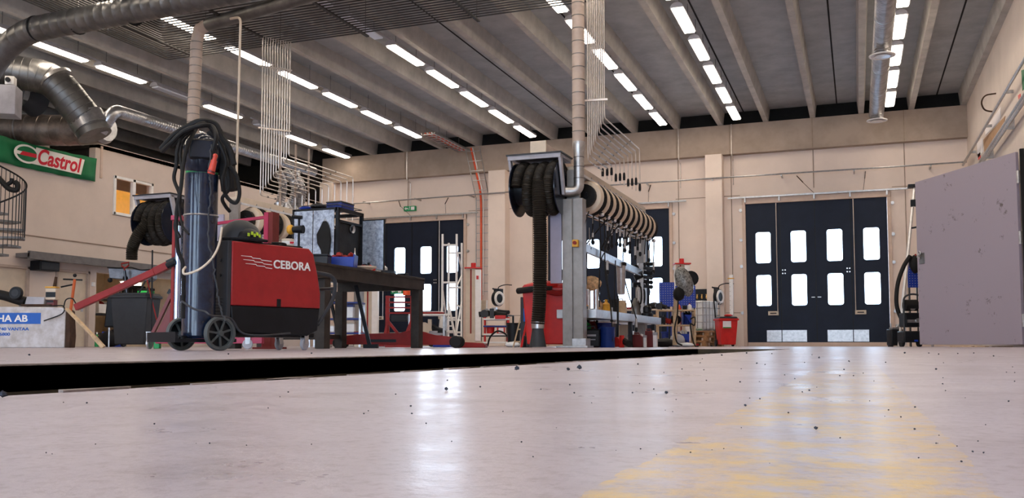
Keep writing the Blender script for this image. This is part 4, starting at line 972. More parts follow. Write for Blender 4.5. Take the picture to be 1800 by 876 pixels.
# store room things
def cabinet(lab, loc, w_, d_, h_, m, rz=0):
    t = thing('cabinet', lab, 'cabinet', loc, rz)
    s = MB(); s.box(-d_ / 2, d_ / 2, -w_ / 2, w_ / 2, 0, h_); s.build('body', M[m], t, .008)
    for q in (-1, 1):
        s = MB(); s.box(d_ / 2, d_ / 2 + .015, *sorted((q * .005, q * (w_ / 2 - .01))), .03, h_ - .03); dr = s.build('door', M[m], t, .003)
        s = MB(); s.box(d_ / 2 + .015, d_ / 2 + .03, *sorted((q * .03, q * .05)), h_ * .45, h_ * .55); s.build('handle', M['steel'], dr)
    return t
cabinet('cream metal cabinet inside the lit store room right of the grey bin', (-19.2, 20.3, 0), .9, .5, 1.32, 'cream')
def bench_unit(name, lab, loc, rz, w_, d_, zs, m, postm, top=.03):
    t = thing(name, lab, 'shelf', loc, rz)
    for z in zs: s = MB(); s.box(-w_ / 2, w_ / 2, -d_ / 2, d_ / 2, z - top, z); s.build('board', M[m], t, .003)
    for x in (-w_ / 2 + .02, w_ / 2 - .02):
        for y in (-d_ / 2 + .02, d_ / 2 - .02): s = MB(); s.box(x - .02, x + .02, y - .02, y + .02, 0, max(zs) - top); s.build('leg', M[postm], t)
    return t
bench_unit('shelf_unit', 'dark shelf unit in the lit store room opening left of the grey bin', (-18.6, 18.4, 0), PI / 2, 1.3, .5, (.35, .85, 1.25), 'grey', 'steel')
def loose(name, lab, cat, loc, kind, size, m, m2='black', rz=0, grp=None):
    """small workshop goods, each its own thing with its parts"""
    t = thing(name, lab, cat, loc, rz, grp); a, b, c = size
    if kind == 'box':
        s = MB(); s.box(-a / 2, a / 2, -b / 2, b / 2, 0, c * .8); s.build('body', M[m], t, min(a, b, c) * .06)
        s = MB(); s.box(-a / 2 - .004, a / 2 + .004, -b / 2 - .004, b / 2 + .004, c * .8, c); s.build('lid', M[m2], t, min(a, b, c) * .05)
    elif kind == 'can':
        s = MB(); s.prism([(-a / 2, 0), (a / 2, 0), (a / 2, c * .72), (a * .22, c * .9), (-a / 2, c * .9)], 'Y', -b / 2, b / 2); s.build('body', M[m], t, .012)
        s = MB(); s.tube([(-a * .38, 0, c * .88), (-a * .38, 0, c), (a * .05, 0, c), (a * .12, 0, c * .88)], .012, 6); s.build('handle', M[m], t)
        s = MB(); s.cyl((a * .33, 0, c * .78), (a * .40, 0, c * .92), .022, n=10); s.build('cap', M[m2], t)
    elif kind == 'bottle':
        s = MB(); s.lathe([(a / 2 * .94, 0), (a / 2, c * .03), (a / 2, c * .62), (a * .16, c * .82), (a * .15, c * .88)], (0, 0, 0), 16); s.build('body', M[m], t)
        s = MB(); s.lathe([(a * .19, c * .86), (a * .19, c)], (0, 0, 0), 12); s.build('cap', M[m2], t)
    elif kind == 'bucket':
        s = MB(); s.lathe([(a * .42, 0), (a / 2, c), (a / 2 + .01, c), (a / 2 + .01, c - .025), (a * .47, c - .03)], (0, 0, 0), 22); s.build('body', M[m], t)
        s = MB(); s.lathe([(a * .47, c - .02), (.01, c - .015)], (0, 0, 0), 22); s.build('contents', M[m2], t)
    elif kind == 'crate':
        s = MB()
        s.prism([(-a * .46, 0), (a * .46, 0), (a / 2, c), (a / 2 - .015, c), (a * .43, .015), (-a * .43, .015), (-a / 2 + .015, c), (-a / 2, c)], 'Y', -b / 2, b / 2)
        s.box(-a * .47, a * .47, -b / 2, -b / 2 + .012, .0, c * .8); s.box(-a * .47, a * .47, b / 2 - .012, b / 2, .0, c); s.build('body', M[m], t, .004)
        s = MB()
        for q in range(4): s.ball((-a * .28 + q * a * .19, R.uniform(-.05, .05), c * .75 + (q % 2) * .03), (a * .13, b * .3, c * .3), 8, .15)
        s.build('contents', M[m2], t)
    elif kind == 'tool':
        s = MB(); s.tube(smooth([(-a / 2, 0, c * .4), (-a * .1, b * .1, c * .55), (a * .2, 0, c * .4), (a / 2, -b * .2, c * .3)]), c * .28, 8, None); s.build('body', M[m], t)
        s = MB(); s.lathe([(c * .1, -.03), (c * .42, -.03), (c * .42, .03), (c * .1, .03)], (-a * .3, -b * .2, c * .45), 14, 'Y'); s.box(-a * .1, a * .05, -b * .3, 0, 0, c); s.build('head', M[m2], t)
    elif kind == 'bag':
        s = MB(); s.ball((0, 0, c * .5), (a / 2, b / 2, c / 2), 14, .10); s.build('sack', M[m], t, 0, 60)
        s = MB(); s.ball((a * .1, 0, c * .95), (a * .12, b * .12, c * .12), 8, .15); s.build('knot', M[m2], t)
    elif kind == 'plate':
        s = MB(); s.lathe([(a * .3, 0), (a / 2, c * .6), (a / 2, c), (a * .3, c * .3)], (0, 0, 0), 20); s.build('dish', M[m], t)
        s = MB(); s.ball((0, 0, c * .8), (a * .25, a * .2, c * .6), 8, .2); s.build('contents', M[m2], t)
    return t
def at(px, d, z=0): v = spot(px, d); return (v[0], v[1], z)
loose('parts_box', 'green box on the store room shelf seen above the grey bin', 'box', at(254, 25.2, 1.26), 'box', (.35, .3, .35), 'green', 'black')
loose('parts_box', 'dark box beside the store room cabinet top', 'box', (-19.2, 20.3, 1.33), 'box', (.4, .5, .38), 'black', 'black')
loose('bottle', 'green bottle in the clutter by the store room opening', 'bottle', at(170, 22, 0.0), 'bottle', (.1, .1, .35), 'green', 'white')
loose('tool_bag', 'black tool bag on the floor left of the grey bin', 'bag', at(195, 19.5), 'bag', (.6, .4, .35), 'rubber', 'black')
loose('parts_crate', 'blue crate on the floor left of the grey bin', 'crate', at(199, 21), 'crate', (.4, .3, .35), 'blue', 'black')
loose('parts_crate', 'pale crate of clutter on the store room shelf beside the doorway', 'crate', (-18.55, 18.3, .86), 'crate', (.4, .6, .3), 'white', 'red', PI / 2)
# ================================================================ DARK STEEL WORKBENCH
BX0, BX1, BY0, BY1, BZ = -6.75, -5.42, 8.3, 10.98, .935
t = thing('workbench', 'long dark steel workbench running away behind the red welder', 'workbench', (-6.1, 8.9, 0))
def T(n, m, f, bev=0): 
    s = MB(off=(-6.1, 8.9, 0)); f(s); return s.build(n, m, t, bev)
T('table_top', M['bench'], lambda s: s.box(BX0, BX1, BY0, BY1, BZ - .03, BZ), .004)
T('apron', M['bench'], lambda s: (s.box(BX1 - .05, BX1 - .01, BY0, BY1, BZ - .16, BZ - .03), s.box(BX0, BX1 - .05, BY1 - .04, BY1, BZ - .16, BZ - .03), s.box(BX0, BX1 - .05, BY0, BY0 + .04, BZ - .16, BZ - .03)))
for (x, y) in ((BX1 - .08, BY1 - .07), (BX1 - .08, 8.62), (BX0 + .08, BY1 - .07), (BX0 + .08, 8.62)):
    T('leg', M['bench'], lambda s: (s.box(x - .06, x + .06, y - .06, y + .06, 0, BZ - .16)), .004)
T('lower_rail', M['bench'], lambda s: (s.box(BX0 + .02, BX1 - .1, 8.58, 8.66, .10, .18), s.box(BX0 + .06, BX0 + .1, BY0 + .3, BY1, .12, .18)))
T('middle_brace', M['bench'], lambda s: (s.box(-6.35, -6.28, 8.6, 8.66, 0, BZ - .1), s.box(-6.32, -5.5, 8.58, 8.64, .48, .62)))
# steel cabinet with open doors on the bench
CX0, CX1, CYF, CYB = -6.52, -5.90, 9.55, 10.12
t = thing('steel_cabinet', 'open-fronted cabinet with mottled grey sheet panels and black frame standing on the workbench', 'cabinet', (-6.2, 9.8, BZ))
def T2(n, m, f, bev=0): s = MB(off=(-6.2, 9.8, BZ)); f(s); return s.build(n, m, t, bev)
Z1 = 1.70
def frame_(s):
    for x in (CX0, CX1):
        for y in (CYF, CYB): s.box(x - .02, x + .02, y - .02, y + .02, BZ, Z1 + .02)
    for z in (BZ + .02, Z1): s.box(CX0, CX1, CYF - .02, CYF + .02, z - .02, z + .02); s.box(CX0, CX1, CYB - .02, CYB + .02, z - .02, z + .02); s.box(CX0 - .02, CX0 + .02, CYF, CYB, z - .02, z + .02); s.box(CX1 - .02, CX1 + .02, CYF, CYB, z - .02, z + .02)
    s.box(CX1 - .02, CX1 + .02, CYF, CYB, Z1 - .16, Z1 - .13)
T2('frame', M['black'], frame_)
T2('sheet_panel', M['sheet'], lambda s: s.box(CX0 + .02, -6.235, CYF - .035, CYF - .025, BZ + .06, Z1 - .01), .002)
T2('sheet_panel', M['sheet'], lambda s: s.box(-6.225, CX1 - .03, CYF - .035, CYF - .025, BZ + .06, Z1 - .01), .002)
T2('inner_back', mat('dark_inner_steel', (.035, .032, .028), .5, .5, var=.3), lambda s: (s.box(CX0 + .1, CX0 + .12, CYF, CYB, BZ, Z1 - .02), s.box(CX0, CX1 - .05, CYB - .02, CYB, BZ, Z1 - .16), s.box(CX1 - .012, CX1 - .006, CYF + .02, CYB - .02, BZ + .04, Z1 - .16)))  # near-black panels inside the cabinet and across its side
T2('hole_reflection_disc', M['galv'], lambda s: s.lathe([(.002, 0), (.03, .0), (.05, .02), (.055, .02), (.055, 0)], (CX1 + .0, 9.88, 1.49), 18, 'X'))  # pale disc stands for a bulb's reflection in the round hole
T2('top_mesh', M['grey'], lambda s: [s.box(CX0 + .1 + .05 * k, CX0 + .105 + .05 * k, CYF, CYB, Z1 + .06, Z1 + .065) for k in range(10)] + [s.tube([(CX0 + .1, CYF, Z1 + .06), (CX1, CYF, Z1 + .06), (CX1, CYB, Z1 + .06), (CX0 + .1, CYB, Z1 + .06), (CX0 + .1, CYF, Z1 + .06)], .006, 5)])
d = T2('door', M['sheet'], lambda s: s.box(CX1 + .02, CX1 + .33, CYB - .005, CYB + .005, BZ + .05, Z1 - .08), .002)
s = MB(off=(-6.2, 9.8, BZ)); s.box(CX1 + .02, CX1 + .335, CYB - .01, CYB + .012, Z1 - .08, Z1 - .068); s.box(CX1 + .322, CX1 + .335, CYB - .01, CYB + .012, BZ + .05, Z1 - .08); s.build('door_edge', M['black'], d)
loose('wire_basket', 'dark basket with a ribbed blue-grey box on top of the steel cabinet', 'basket', (-6.05, 9.85, Z1 + .025), 'box', (.22, .3, .10), 'bluep', 'grey')
loose('coiled_cable', 'coil of black cable on top of the steel cabinet', 'cable', (-6.3, 9.75, Z1 + .025), 'bag', (.2, .25, .09), 'rubber', 'black')
loose('blue_cloth', 'blue rag on the top left edge of the steel cabinet', 'cloth', (-6.41, 9.62, Z1 + .02), 'bag', (.16, .12, .05), 'blue', 'blue')
t = thing('leather_apron', 'black leather pad hanging from a hook on the mottled sheet panel', 'pad', (-6.05, CYF - .052, 1.33))
s = MB(); s.prism([(-.03, -.24), (.06, -.25), (.075, -.12), (.085, 0), (.07, .12), (.04, .19), (.02, .22), (-.02, .22), (-.06, .15), (-.11, .06), (-.10, -.05), (-.05, -.13)], 'Y', -.012, .012); s.build('pad', M['rubber'], t, .006)
s = MB(); s.torus((0, 0, .225), 'Y', .015, .004, 12, 6); s.build('hook', M['steel'], t)
p = V(511, 404, 10.6)
t = thing('yellow_pulley', 'yellow round knob sticking out left of the steel cabinet', 'knob', (p[0], p[1], p[2]))
s = MB(); s.ball((0, 0, 0), (.045, .06, .06), 14); s.build('knob', M['yellow'], t)
s = MB(); s.cyl((.0, 0, 0), (.16, .02, 0), .035, .05, 12); s.cyl((.02, 0, .15), (.14, .02, .14), .022, n=8); s.bar((.10, .02, BZ - p[2]), (.10, .02, .16), .02); s.build('mount', M['black'], t)
# goods on the bench
def onbench(px, d): v = spot(px, d); return (v[0], v[1], BZ)
loose('parts_crate', 'blue plastic crate full of parts on the workbench below the sheet panels', 'crate', onbench(599, 10.55), 'crate', (.34, .26, .15), 'blue', 'red', YAW)
loose('tool_case', 'black tool case on the workbench between welder and blue crate', 'case', onbench(560, 10.2), 'box', (.22, .22, .12), 'grey', 'black', YAW)
loose('glove', 'crumpled tan glove on the workbench right of the blue crate', 'glove', onbench(618, 10.75), 'bag', (.10, .12, .10), 'tan', 'tan')
loose('brush', 'slim pale brush standing on the workbench beside the tan glove', 'brush', onbench(622, 10.8), 'bottle', (.03, .03, .26), 'white', 'cream')
loose('rag', 'red and white rag on the workbench behind the blue crate', 'rag', onbench(612, 10.9), 'bag', (.14, .14, .13), 'binred', 'white')
loose('steel_dish', 'pale round dish of small parts on the workbench before the open cabinet door', 'dish', onbench(641, 10.8), 'plate', (.26, .26, .04), 'cream', 'red')
loose('red_clamp', 'small red clamp on the workbench in front of the open cabinet door', 'clamp', onbench(648, 11.2), 'tool', (.13, .1, .12), 'binred', 'black')
loose('oil_bottle', 'small dark bottle with red cap on the workbench left of the red clamp', 'bottle', onbench(637, 11.3), 'bottle', (.07, .07, .11), 'black', 'red')
loose('spray_bottle', 'tall white spray bottle on the workbench right of the cabinet door', 'bottle', onbench(664, 11.6), 'bottle', (.085, .085, .26), 'plast', 'white')
loose('plastic_bottle', 'squat clear white bottle with red cap on the workbench', 'bottle', onbench(673, 11.7), 'bottle', (.10, .10, .16), 'plast', 'red')
loose('parts_tray', 'black tray holding bottles near the end of the workbench', 'tray', onbench(672, 11.4), 'box', (.30, .2, .035), 'black', 'black', YAW)
loose('white_disc', 'small white disc lying on the workbench edge', 'lid', onbench(661, 11.15), 'plate', (.10, .10, .015), 'white', 'white')
loose('black_block', 'small dark block at the far end of the workbench before the bright window', 'block', onbench(707, 12.0), 'box', (.12, .08, .05), 'black', 'grey')
loose('white_lamp_head', 'small white lamp head just past the far end of the workbench', 'lamp', at(741, 13.1, .90), 'bag', (.07, .07, .08), 'white', 'white')
s = MB(); s.cyl(at(741, 13.1, 0), at(741, 13.1, .91), .012, n=6); s.solo('lamp_pole', M['white'], 'thin white pole under the small lamp head past the workbench', 'pole')

# ================================================================ FLOOR JACK
p = spot(700, 12.9); r_ = YAW - .06
t = thing('trolley_jack', 'long low red trolley jack on the floor behind the workbench leg', 'jack', p, r_)
for y in (-.16, .14):
    s = MB(); s.prism([(-1.02, .06), (-1.0, .15), (-.6, .17), (-.32, .16), (.2, .17), (.25, .17), (.32, .26), (.42, .30), (.5, .28), (.9, .17), (.98, .10), (.98, .05)] if False else [(-1.0, .05), (-.98, .15), (-.4, .20), (.05, .21), (.2, .25), (.3, .24), (.55, .18), (.80, .15), (.86, .08), (.80, .04)], 'Y', y, y + .03); s.build('side_plate', M['darkred'] if False else M['red'], t, .004)
s = MB(); s.box(-.95, .3, -.13, .14, .08, .17); s.build('body', M['red'], t, .01)
for x, y in ((.84, -.2), (.84, .19), (-.82, -.2), (-.82, .19)):
    s = MB(); rr = .085 if x > 0 else .07; s.lathe([(.02, -.03), (rr - .01, -.03), (rr, -.015), (rr, .015), (rr - .01, .03), (.02, .03)], (x, y, rr), 22, 'Y'); s.build('wheel', M['rubber'], t)
s = MB(); s.box(.40, .62, -.08, .08, .18, .21); s.lathe([(.0, .21), (.06, .21), (.06, .24), (.0, .24)], (.5, 0, 0), 14); s.build('saddle', M['lgrey'], t)
s = MB(); s.cyl((-.85, 0, .16), (-1.02, 0, .86), .026, n=10); s.build('handle', M['black'], t)
s = MB(); s.box(-.38, .0, -.17, -.16, .08, .12); s.build('slot', M['black'], t)
t = thing('jack_leg', 'short red jack leg lying on the floor at the right end of the trolley jack', 'jack', at(832, 14.2), YAW)
s = MB(); s.prism([(-.2, 0), (.2, 0), (.16, .07), (-.2, .09)], 'Y', -.1, .1); s.build('leg', M['red'], t, .008)
s = MB(); s.box(.16, .22, -.05, .05, 0, .05); s.build('foot', M['darkred'], t)
# press seen under the bench
t = thing('shop_press', 'red steel shop press with a ladder-like frame seen under the workbench', 'press', at(702, 17), YAW)
for x in (-.26, .20): s = MB(); s.box(x, x + .07, -.05, .05, .1, .96); s.build('post', M['red'], t, .004)
for z in (.62, .72, .82, .92): s = MB(); s.box(-.26, .27, -.06, -.04, z, z + .03); s.build('crossbar', M['red'], t)
s = MB(); s.bar((-.22, -.06, .5), (.1, -.06, .1), .05); s.bar((.24, -.06, .5), (.05, -.06, .02), .06); s.bar((-.3, -.06, .02), (-.2, -.06, .55), .05); s.build('brace', M['red'], t)
s = MB(); s.box(-.24, .25, -.2, .2, .0, .05); s.build('base', M['red'], t)
s = MB(); s.box(-.15, .15, -.1, .0, .48, .60); s.build('ram', M['black'], t, .01)
loose('orange_bottle', 'orange bottle on top of the red shop press', 'bottle', at(714, 16.9, .965), 'bottle', (.14, .14, .14), 'orange', 'yellow')
bench_unit('shelf_unit', 'pale shelf unit with boxes seen under the left part of the workbench', at(592, 17.5, 0), YAW, 1.0, .5, (.86, .55, .28), 'bluep', 'steel')
for px, z, lab, m, m2, sz in ((566, .56, 'pale box at the left end of the middle shelf under the workbench', 'cream', 'white', (.22, .2, .18)), (573, .29, 'white box on the lower shelf seen under the workbench', 'plast', 'cream', (.34, .2, .14)), (572, .0, 'cream canister box on the floor under the left shelf unit', 'cream', 'grey', (.22, .2, .24)), (615, .56, 'white bottle box right on the middle shelf under the workbench', 'plast', 'bluep', (.14, .2, .26)), (617, .29, 'tall pale box right on the lower shelf under the workbench', 'white', 'cream', (.16, .2, .2)), (630, .0, 'pale box on the floor right of the shelf unit under the workbench', 'cream', 'red', (.14, .2, .3))):
    loose('parts_box', lab, 'box', at(px, 17.45, z), 'box', sz, m, m2, YAW)
t = thing('desk_fan', 'round beige fan standing on the shelf unit seen under the workbench', 'fan', at(583, 17.4, .865), YAW)
s = MB(); s.torus((0, 0, .2), 'Y', .14, .02, 24, 6); s.torus((0, 0, .2), 'Y', .08, .012, 20, 6); s.build('guard', M['cream'], t)
s = MB(); s.cyl((0, .05, .2), (0, .1, .2), .05); s.cyl((0, .05, 0), (0, .05, .18), .015); s.cyl((0, .05, 0), (0, .05, .02), .09); s.build('stand', M['black'], t)
t = thing('prop_bar', 'black bar leaning under the workbench behind the second leg', 'bar', at(637, 11.6), YAW)
s = MB(); s.bar((-.09, 0, .80), (.10, 0, .0), .045); s.build('bar', M['black'], t)
s = MB(); s.box(.02, .2, -.06, .06, 0, .05); s.build('foot', M['black'], t)
# mobile column lifts
def column(px, d, h_, lab, w_=.42):
    t = thing('column_lift', lab, 'vehicle lift', at(px, d), YAW)
    s = MB(); s.box(-w_ / 2, w_ * .12, -.12, .12, .1, h_); s.build('column', M['cream'], t, .01)
    s = MB(); s.box(w_ * .12, w_ / 2, -.18, .1, .15, h_ - .03); s.build('front_channel', M['white'], t, .01)
    s = MB(); s.box(-w_ * .20, -w_ * .11, -.135, -.12, .1, h_ - .02); s.build('red_stripe', M['red'], t)
    s = MB(); s.box(-w_ / 2 - .03, w_ / 2 + .03, -.2, .14, h_, h_ + .03); s.cyl((0, 0, h_), (0, 0, h_ + .16), .07, n=12); s.build('motor_cap', M['binred'], t)
    s = MB(); s.box(w_ * .2, w_ * .35, -.186, -.18, h_ - .3, h_ - .2); s.build('red_badge', M['binred'], t)
    s = MB(); s.prism([(-w_ * .75, 0), (w_ * .75, 0), (w_ * .55, .12), (w_ * .4, .35), (-w_ * .4, .35), (-w_ * .55, .12)], 'Y', -.16, -.12); s.build('foot_plate', M['cream'], t, .006)
    s = MB(); s.box(-w_ * .9, w_ * .9, -.5, .2, 0, .08); s.build('base', M['red'], t, .01)
    return t
column(832, 24.8, 2.12, 'white column lift with a red stripe and red cap left of the red trolley')
column(651, 24.5, 2.12, 'white column lift with a red stripe seen under the dark workbench')
column(1200, 24.6, 2.22, 'white column lift with a red cap behind the plastic-wrapped lamp', .38)
# scaffold tower
p = spot(777, 20.5); q = spot(802, 20.5)
t = thing('scaffold_tower', 'white aluminium scaffold tower in front of the bright door windows', 'scaffold', p)
u = Vector(q) - Vector(p); dpt = Vector(spot(811, 22.3)) - Vector(q)
def TS(n, f): s = MB(); f(s); return s.build(n, M['white'], t)
for off in (Vector(), u, dpt, dpt + u): TS('upright', lambda s: s.cyl(off, off + Vector((0, 0, 2.55)), .026, n=8))
for base in (Vector(), dpt):
    for z in (.35, .65, 1.45, 2.3): TS('rung', lambda s: s.cyl(base + Vector((0, 0, z)), base + u + Vector((0, 0, z)), .022, n=8))
for a_, b_ in ((u + Vector((0, 0, 2.2)), u + dpt + Vector((0, 0, 1.9))), (u + Vector((0, 0, 1.35)), u + dpt + Vector((0, 0, 1.75))), (u + Vector((0, 0, .3)), u + dpt + Vector((0, 0, 1.1))), (Vector((0, 0, 1.35)), dpt + Vector((0, 0, .3))), (u + Vector((0, 0, .95)), u + dpt + Vector((0, 0, .95))), (u + Vector((0, 0, .25)), u + dpt + Vector((0, 0, .25)))):
    TS('brace', lambda s: s.cyl(a_, b_, .018, n=6))
t = thing('step_ladder', 'small white trestle ladder standing inside the scaffold tower', 'ladder', at(786, 19.6), YAW)
for x0, x1 in ((-.10, -.20), (.02, .22)):
    s = MB(); s.bar((x0, 0, .95), (x1, -.1, 0), .035); s.build('rail', M['white'], t)
for k in range(3): s = MB(); z = .2 + .25 * k; s.bar((-.10 - .1 * (1 - z / .95), -.05, z), (.02 + .2 * (1 - z / .95), -.05, z), .03); s.build('step', M['white'], t)
# small bench between workbench leg and scaffold
bench_unit('work_table', 'small white-topped table of clutter between workbench leg and scaffold', at(752, 19, 0), YAW, .75, .6, (.68, .12), 'white', 'steel')
loose('red_tray', 'red tray on the small white-topped table', 'tray', at(758, 19, .685), 'box', (.45, .3, .05), 'red', 'white')
loose('air_tool', 'dark machine with pale knob under the small white-topped table', 'machine', at(757, 19, .125), 'tool', (.5, .4, .45), 'black', 'cream', YAW)
loose('sand_bag', 'pale round bag on the lower board of the small white-topped table', 'bag', at(745, 18.9, .125), 'bag', (.18, .16, .16), 'cream', 'tan')
loose('floor_clutter', 'yellow-black tool on the floor beside the scaffold base', 'tool', at(768, 18.0), 'tool', (.3, .2, .16), 'yellow', 'black')
loose('blue_box', 'flat blue box lying in front of the scaffold base', 'box', at(780, 17.6), 'box', (.35, .25, .16), 'blue', 'plast')
# red and white tool trolley
t = thing('tool_trolley', 'red and white three-shelf trolley between white column lift and step ladder', 'trolley', at(872, 20.5), YAW)
for x in (-.25, .27):
    for y in (-.2, .2): s = MB(); s.cyl((x, y, .06), (x, y, .66), .03 if x > 0 else .018, n=10); s.build('leg', M['binred'], t)
for z, m in ((.60, 'white'), (.44, 'bluep'), (.26, 'white'), (.08, 'white')):
    s = MB(); s.box(-.28, .30, -.24, .24, z, z + .035); s.build('shelf', M[m], t, .006)
s = MB(); s.box(-.02, .22, -.26, -.24, .62, .70) ; s.build('red_handle', M['binred'], t, .01)
s = MB(); s.box(.02, .2, -.26, .1, .30, .43); s.build('drawer', M['binred'], t, .006)
s = MB(); s.box(.06, .17, -.268, -.26, .31, .42); s.build('white_label', M['paper'], t)
for x in (-.25, .27): caster(t, x, -.2, .09, .04)
loose('engine_part', 'dark oily machine part lying on top of the red and white trolley', 'machine part', at(866, 20.5, .64), 'tool', (.62, .35, .22), 'rubber', 'grey', YAW)
loose('red_can', 'round red can on the trolley shelf', 'can', at(862, 20.45, .30), 'bucket', (.2, .2, .18), 'binred', 'black')
s = MB(); s.tube(smooth([at(857, 19.8, .02), at(862, 19.7, .22), at(875, 19.6, .34), at(890, 19.6, .26), at(897, 19.7, .08), at(893, 19.8, .02)]), .02, 8); s.solo('hose', M['rubber'], 'black hose looping in front of the red and white trolley', 'hose')
bench_unit('wall_bench', 'narrow dark bench with oily parts against the pilaster behind the trolley', at(868, 25.0), 0, 1.0, .5, (.86, .3), 'grey', 'black')
loose('engine_block', 'black engine parts on the dark bench against the pilaster', 'engine part', at(872, 24.9, .865), 'tool', (.8, .4, .2), 'black', 'steel')
loose('control_box', 'cream control box standing on the dark bench right of the column lift', 'box', at(851, 25.3, .865), 'box', (.16, .12, .42), 'cream', 'cream')
def wall_reel(px, d, z, lab):
    v = spot(px, d); t = thing('wall_hose_reel', lab, 'hose reel', (v[0], v[1], z), -.35)
    s = MB(); s.lathe([(.02, -.07), (.12, -.07), (.23, -.05), (.23, .05), (.12, .07), (.02, .07)], (0, 0, 0), 24, 'X'); s.build('drum', M['black'], t)
    s = MB(); s.torus((.05, 0, 0), 'X', .17, .045, 24, 8); s.build('hose_coil', M['white'], t)
    s = MB(); s.tube(smooth([(.0, 0, .24), (.05, .0, .34), (.2, .1, .4), (.45, .1, .38)]), .015, 6); s.build('feed_hose', M['black'], t)
    s = MB(); s.box(-.12, -.1, -.05, .35, -.1, .3); s.bar((-.1, .0, .26), (-.2, 0, .3), .04); s.build('wall_arm', M['black'], t)
wall_reel(875, 26.6, 1.40, 'black and white hose reel on the pilaster above the trolley')
wall_reel(1264, 26.9, 1.46, 'black and white hose reel on the pilaster above the small red bin')
t = thing('step_ladder', 'pale wooden folding ladder leaning left of the big red bin', 'ladder', at(912, 16.2), YAW)
for x0, x1, y in ((.12, -.10, 0), (.28, .06, 0)):
    s = MB(); s.bar((x0, y, .88), (x1, y, 0), .025); s.build('rail', M['wood'], t)
for z in (.1, .32, .55, .78): s = MB(); f_ = z / .88; s.bar((-.10 + .22 * f_, 0, z), (.06 + .22 * f_, 0, z), .025); s.build('rung', M['wood'], t)
t = thing('hand_truck', 'dark blue-grey panel with a pale label standing between ladder and red bin', 'panel', at(922, 15.9), YAW)
s = MB(); s.box(-.07, .14, 0, .04, 0, .88); s.build('panel', M['grey'], t, .01)
s = MB(); s.box(-.02, .05, -.008, 0, .45, .68); s.build('label', M['signb'], t)
s = MB(); s.bar((.04, -.03, .45), (-.06, -.04, 0), .035); s.build('red_tube', M['binred'], t)
loose('white_sack', 'small white crumpled sack on the floor under the wooden ladder', 'sack', at(901, 16.8), 'bag', (.28, .2, .10), 'plast', 'white')
loose('black_tub', 'black tub on the floor behind the wooden ladder', 'tub', at(903, 19), 'bucket', (.3, .3, .5), 'black', 'grey')

# ================================================================ BIG RED BIN
t = wheelie('wheelie_bin', 'big red wheelie bin with a bulging lid behind the hanging exhaust hose', spot(960, 14.75), YAW - .05, .74, .72, 1.0, M['binred'], M['binred'])
s = MB(); s.ball((.02, -.1, .98), (.36, .32, .09), 18, .06); s.build('bulging_sack', M['binred'], t, 0, 60)
s = MB(); s.tube(smooth([(-.44, -.3, .90), (-.30, -.42, .91), (-.1, -.42, .93), (.1, -.4, .92)]), .05, 10); s.build('black_sleeve', M['rubber'], t)
s = MB(); s.tube(smooth([(.0, -.40, .90), (.2, -.42, .86), (.38, -.38, .92)]), .045, 8); s.build('torn_edge', M['red'], t)

# ================================================================ LUBE TABLE AND GOODS AT THE RIGHT RACK
t = thing('lube_table', 'silver-edged steel table between the posts of the right hose reel rack', 'table', (-4.1, 16, 0))
def TL(n, m, f, bev=0): s = MB(off=(-4.1, 16, 0)); f(s); return s.build(n, m, t, bev)
TL('table_top', M['alu'], lambda s: s.box(-4.45, -3.80, 13.7, 18.7, .46, .60), .006)
for y in (14.0, 16.4, 18.4): TL('leg', M['dduct'], lambda s: s.box(-4.3, -4.2, y, y + .08, 0, .46))
for y in (16.4, 18.4): TL('leg', M['grey'], lambda s: s.box(-3.95, -3.88, y, y + .08, 0, .46))
TT = .60
def ont(px, d): v = spot(px, d); return (v[0], v[1], TT)
for px, lab in ((1034, 'left of two upright steel cylinders under the tan leather on the lube table'), (1048, 'right of two upright steel cylinders under the tan leather on the lube table')):
    q = ont(px, 14.9); s = MB(); s.lathe([(.045, 0), (.045, .38), (.03, .40), (.03, .44)], (0, 0, 0), 16); s.v = [v + Vector(q) for v in s.v]; s.solo('steel_cylinder', M['alu'], lab, 'cylinder')
q = ont(1040, 14.9)
t = thing('leather_hood', 'crumpled tan leather hood draped over two steel cylinders on the lube table', 'leather', (q[0], q[1], TT + .30))
s = MB(); s.ball((0, 0, .15), (.17, .13, .12), 18, .06); s.build('hood', M['tan'], t, 0, 60)
s = MB(); s.tube(smooth([(-.05, -.02, .16), (-.13, -.04, .10), (-.19, -.04, .0), (-.21, -.03, -.06)]), .04, 8, None); s.build('strap', M['tan'], t, 0, 60)
loose('oil_jug', 'yellow oil jug on the lube table', 'jug', ont(1066, 15.6), 'bottle', (.14, .14, .22), 'yellow', 'yellow')
loose('glove', 'orange-tan glove lying behind the right steel cylinder on the lube table', 'glove', ont(1053, 15.6), 'bag', (.16, .14, .2), 'tan', 'tan')
loose('small_box', 'small dark tool box beside the left steel cylinder on the lube table', 'box', ont(1026, 14.6), 'box', (.12, .14, .08), 'black', 'yellow')
loose('canister', 'pale yellow canister on the lube table under the hanging grey cylinder', 'canister', ont(1094, 16.6), 'can', (.15, .15, .28), 'wood', 'white')
loose('black_pot', 'black pot beside the yellow oil jug on the lube table', 'pot', ont(1079, 16.0), 'bucket', (.16, .16, .24), 'black', 'grey')
q = aD(1092, 518, 16.4)
t = thing('grease_gun', 'grey cylinder hanging upside down from the side rail of the right rack', 'grease gun', tuple(q))
s = MB(); s.lathe([(.06, 0), (.07, .03), (.085, .5), (.09, .52), (.09, .56), (.05, .57)], (0, 0, 0), 20); s.build('barrel', M['steel'], t)
s = MB(); s.lathe([(.10, .52), (.10, .58), (.02, .59)], (0, 0, 0), 20); s.cyl((0, 0, .59), (-.02, 0, .62), .02); s.build('cap', M['black'], t)
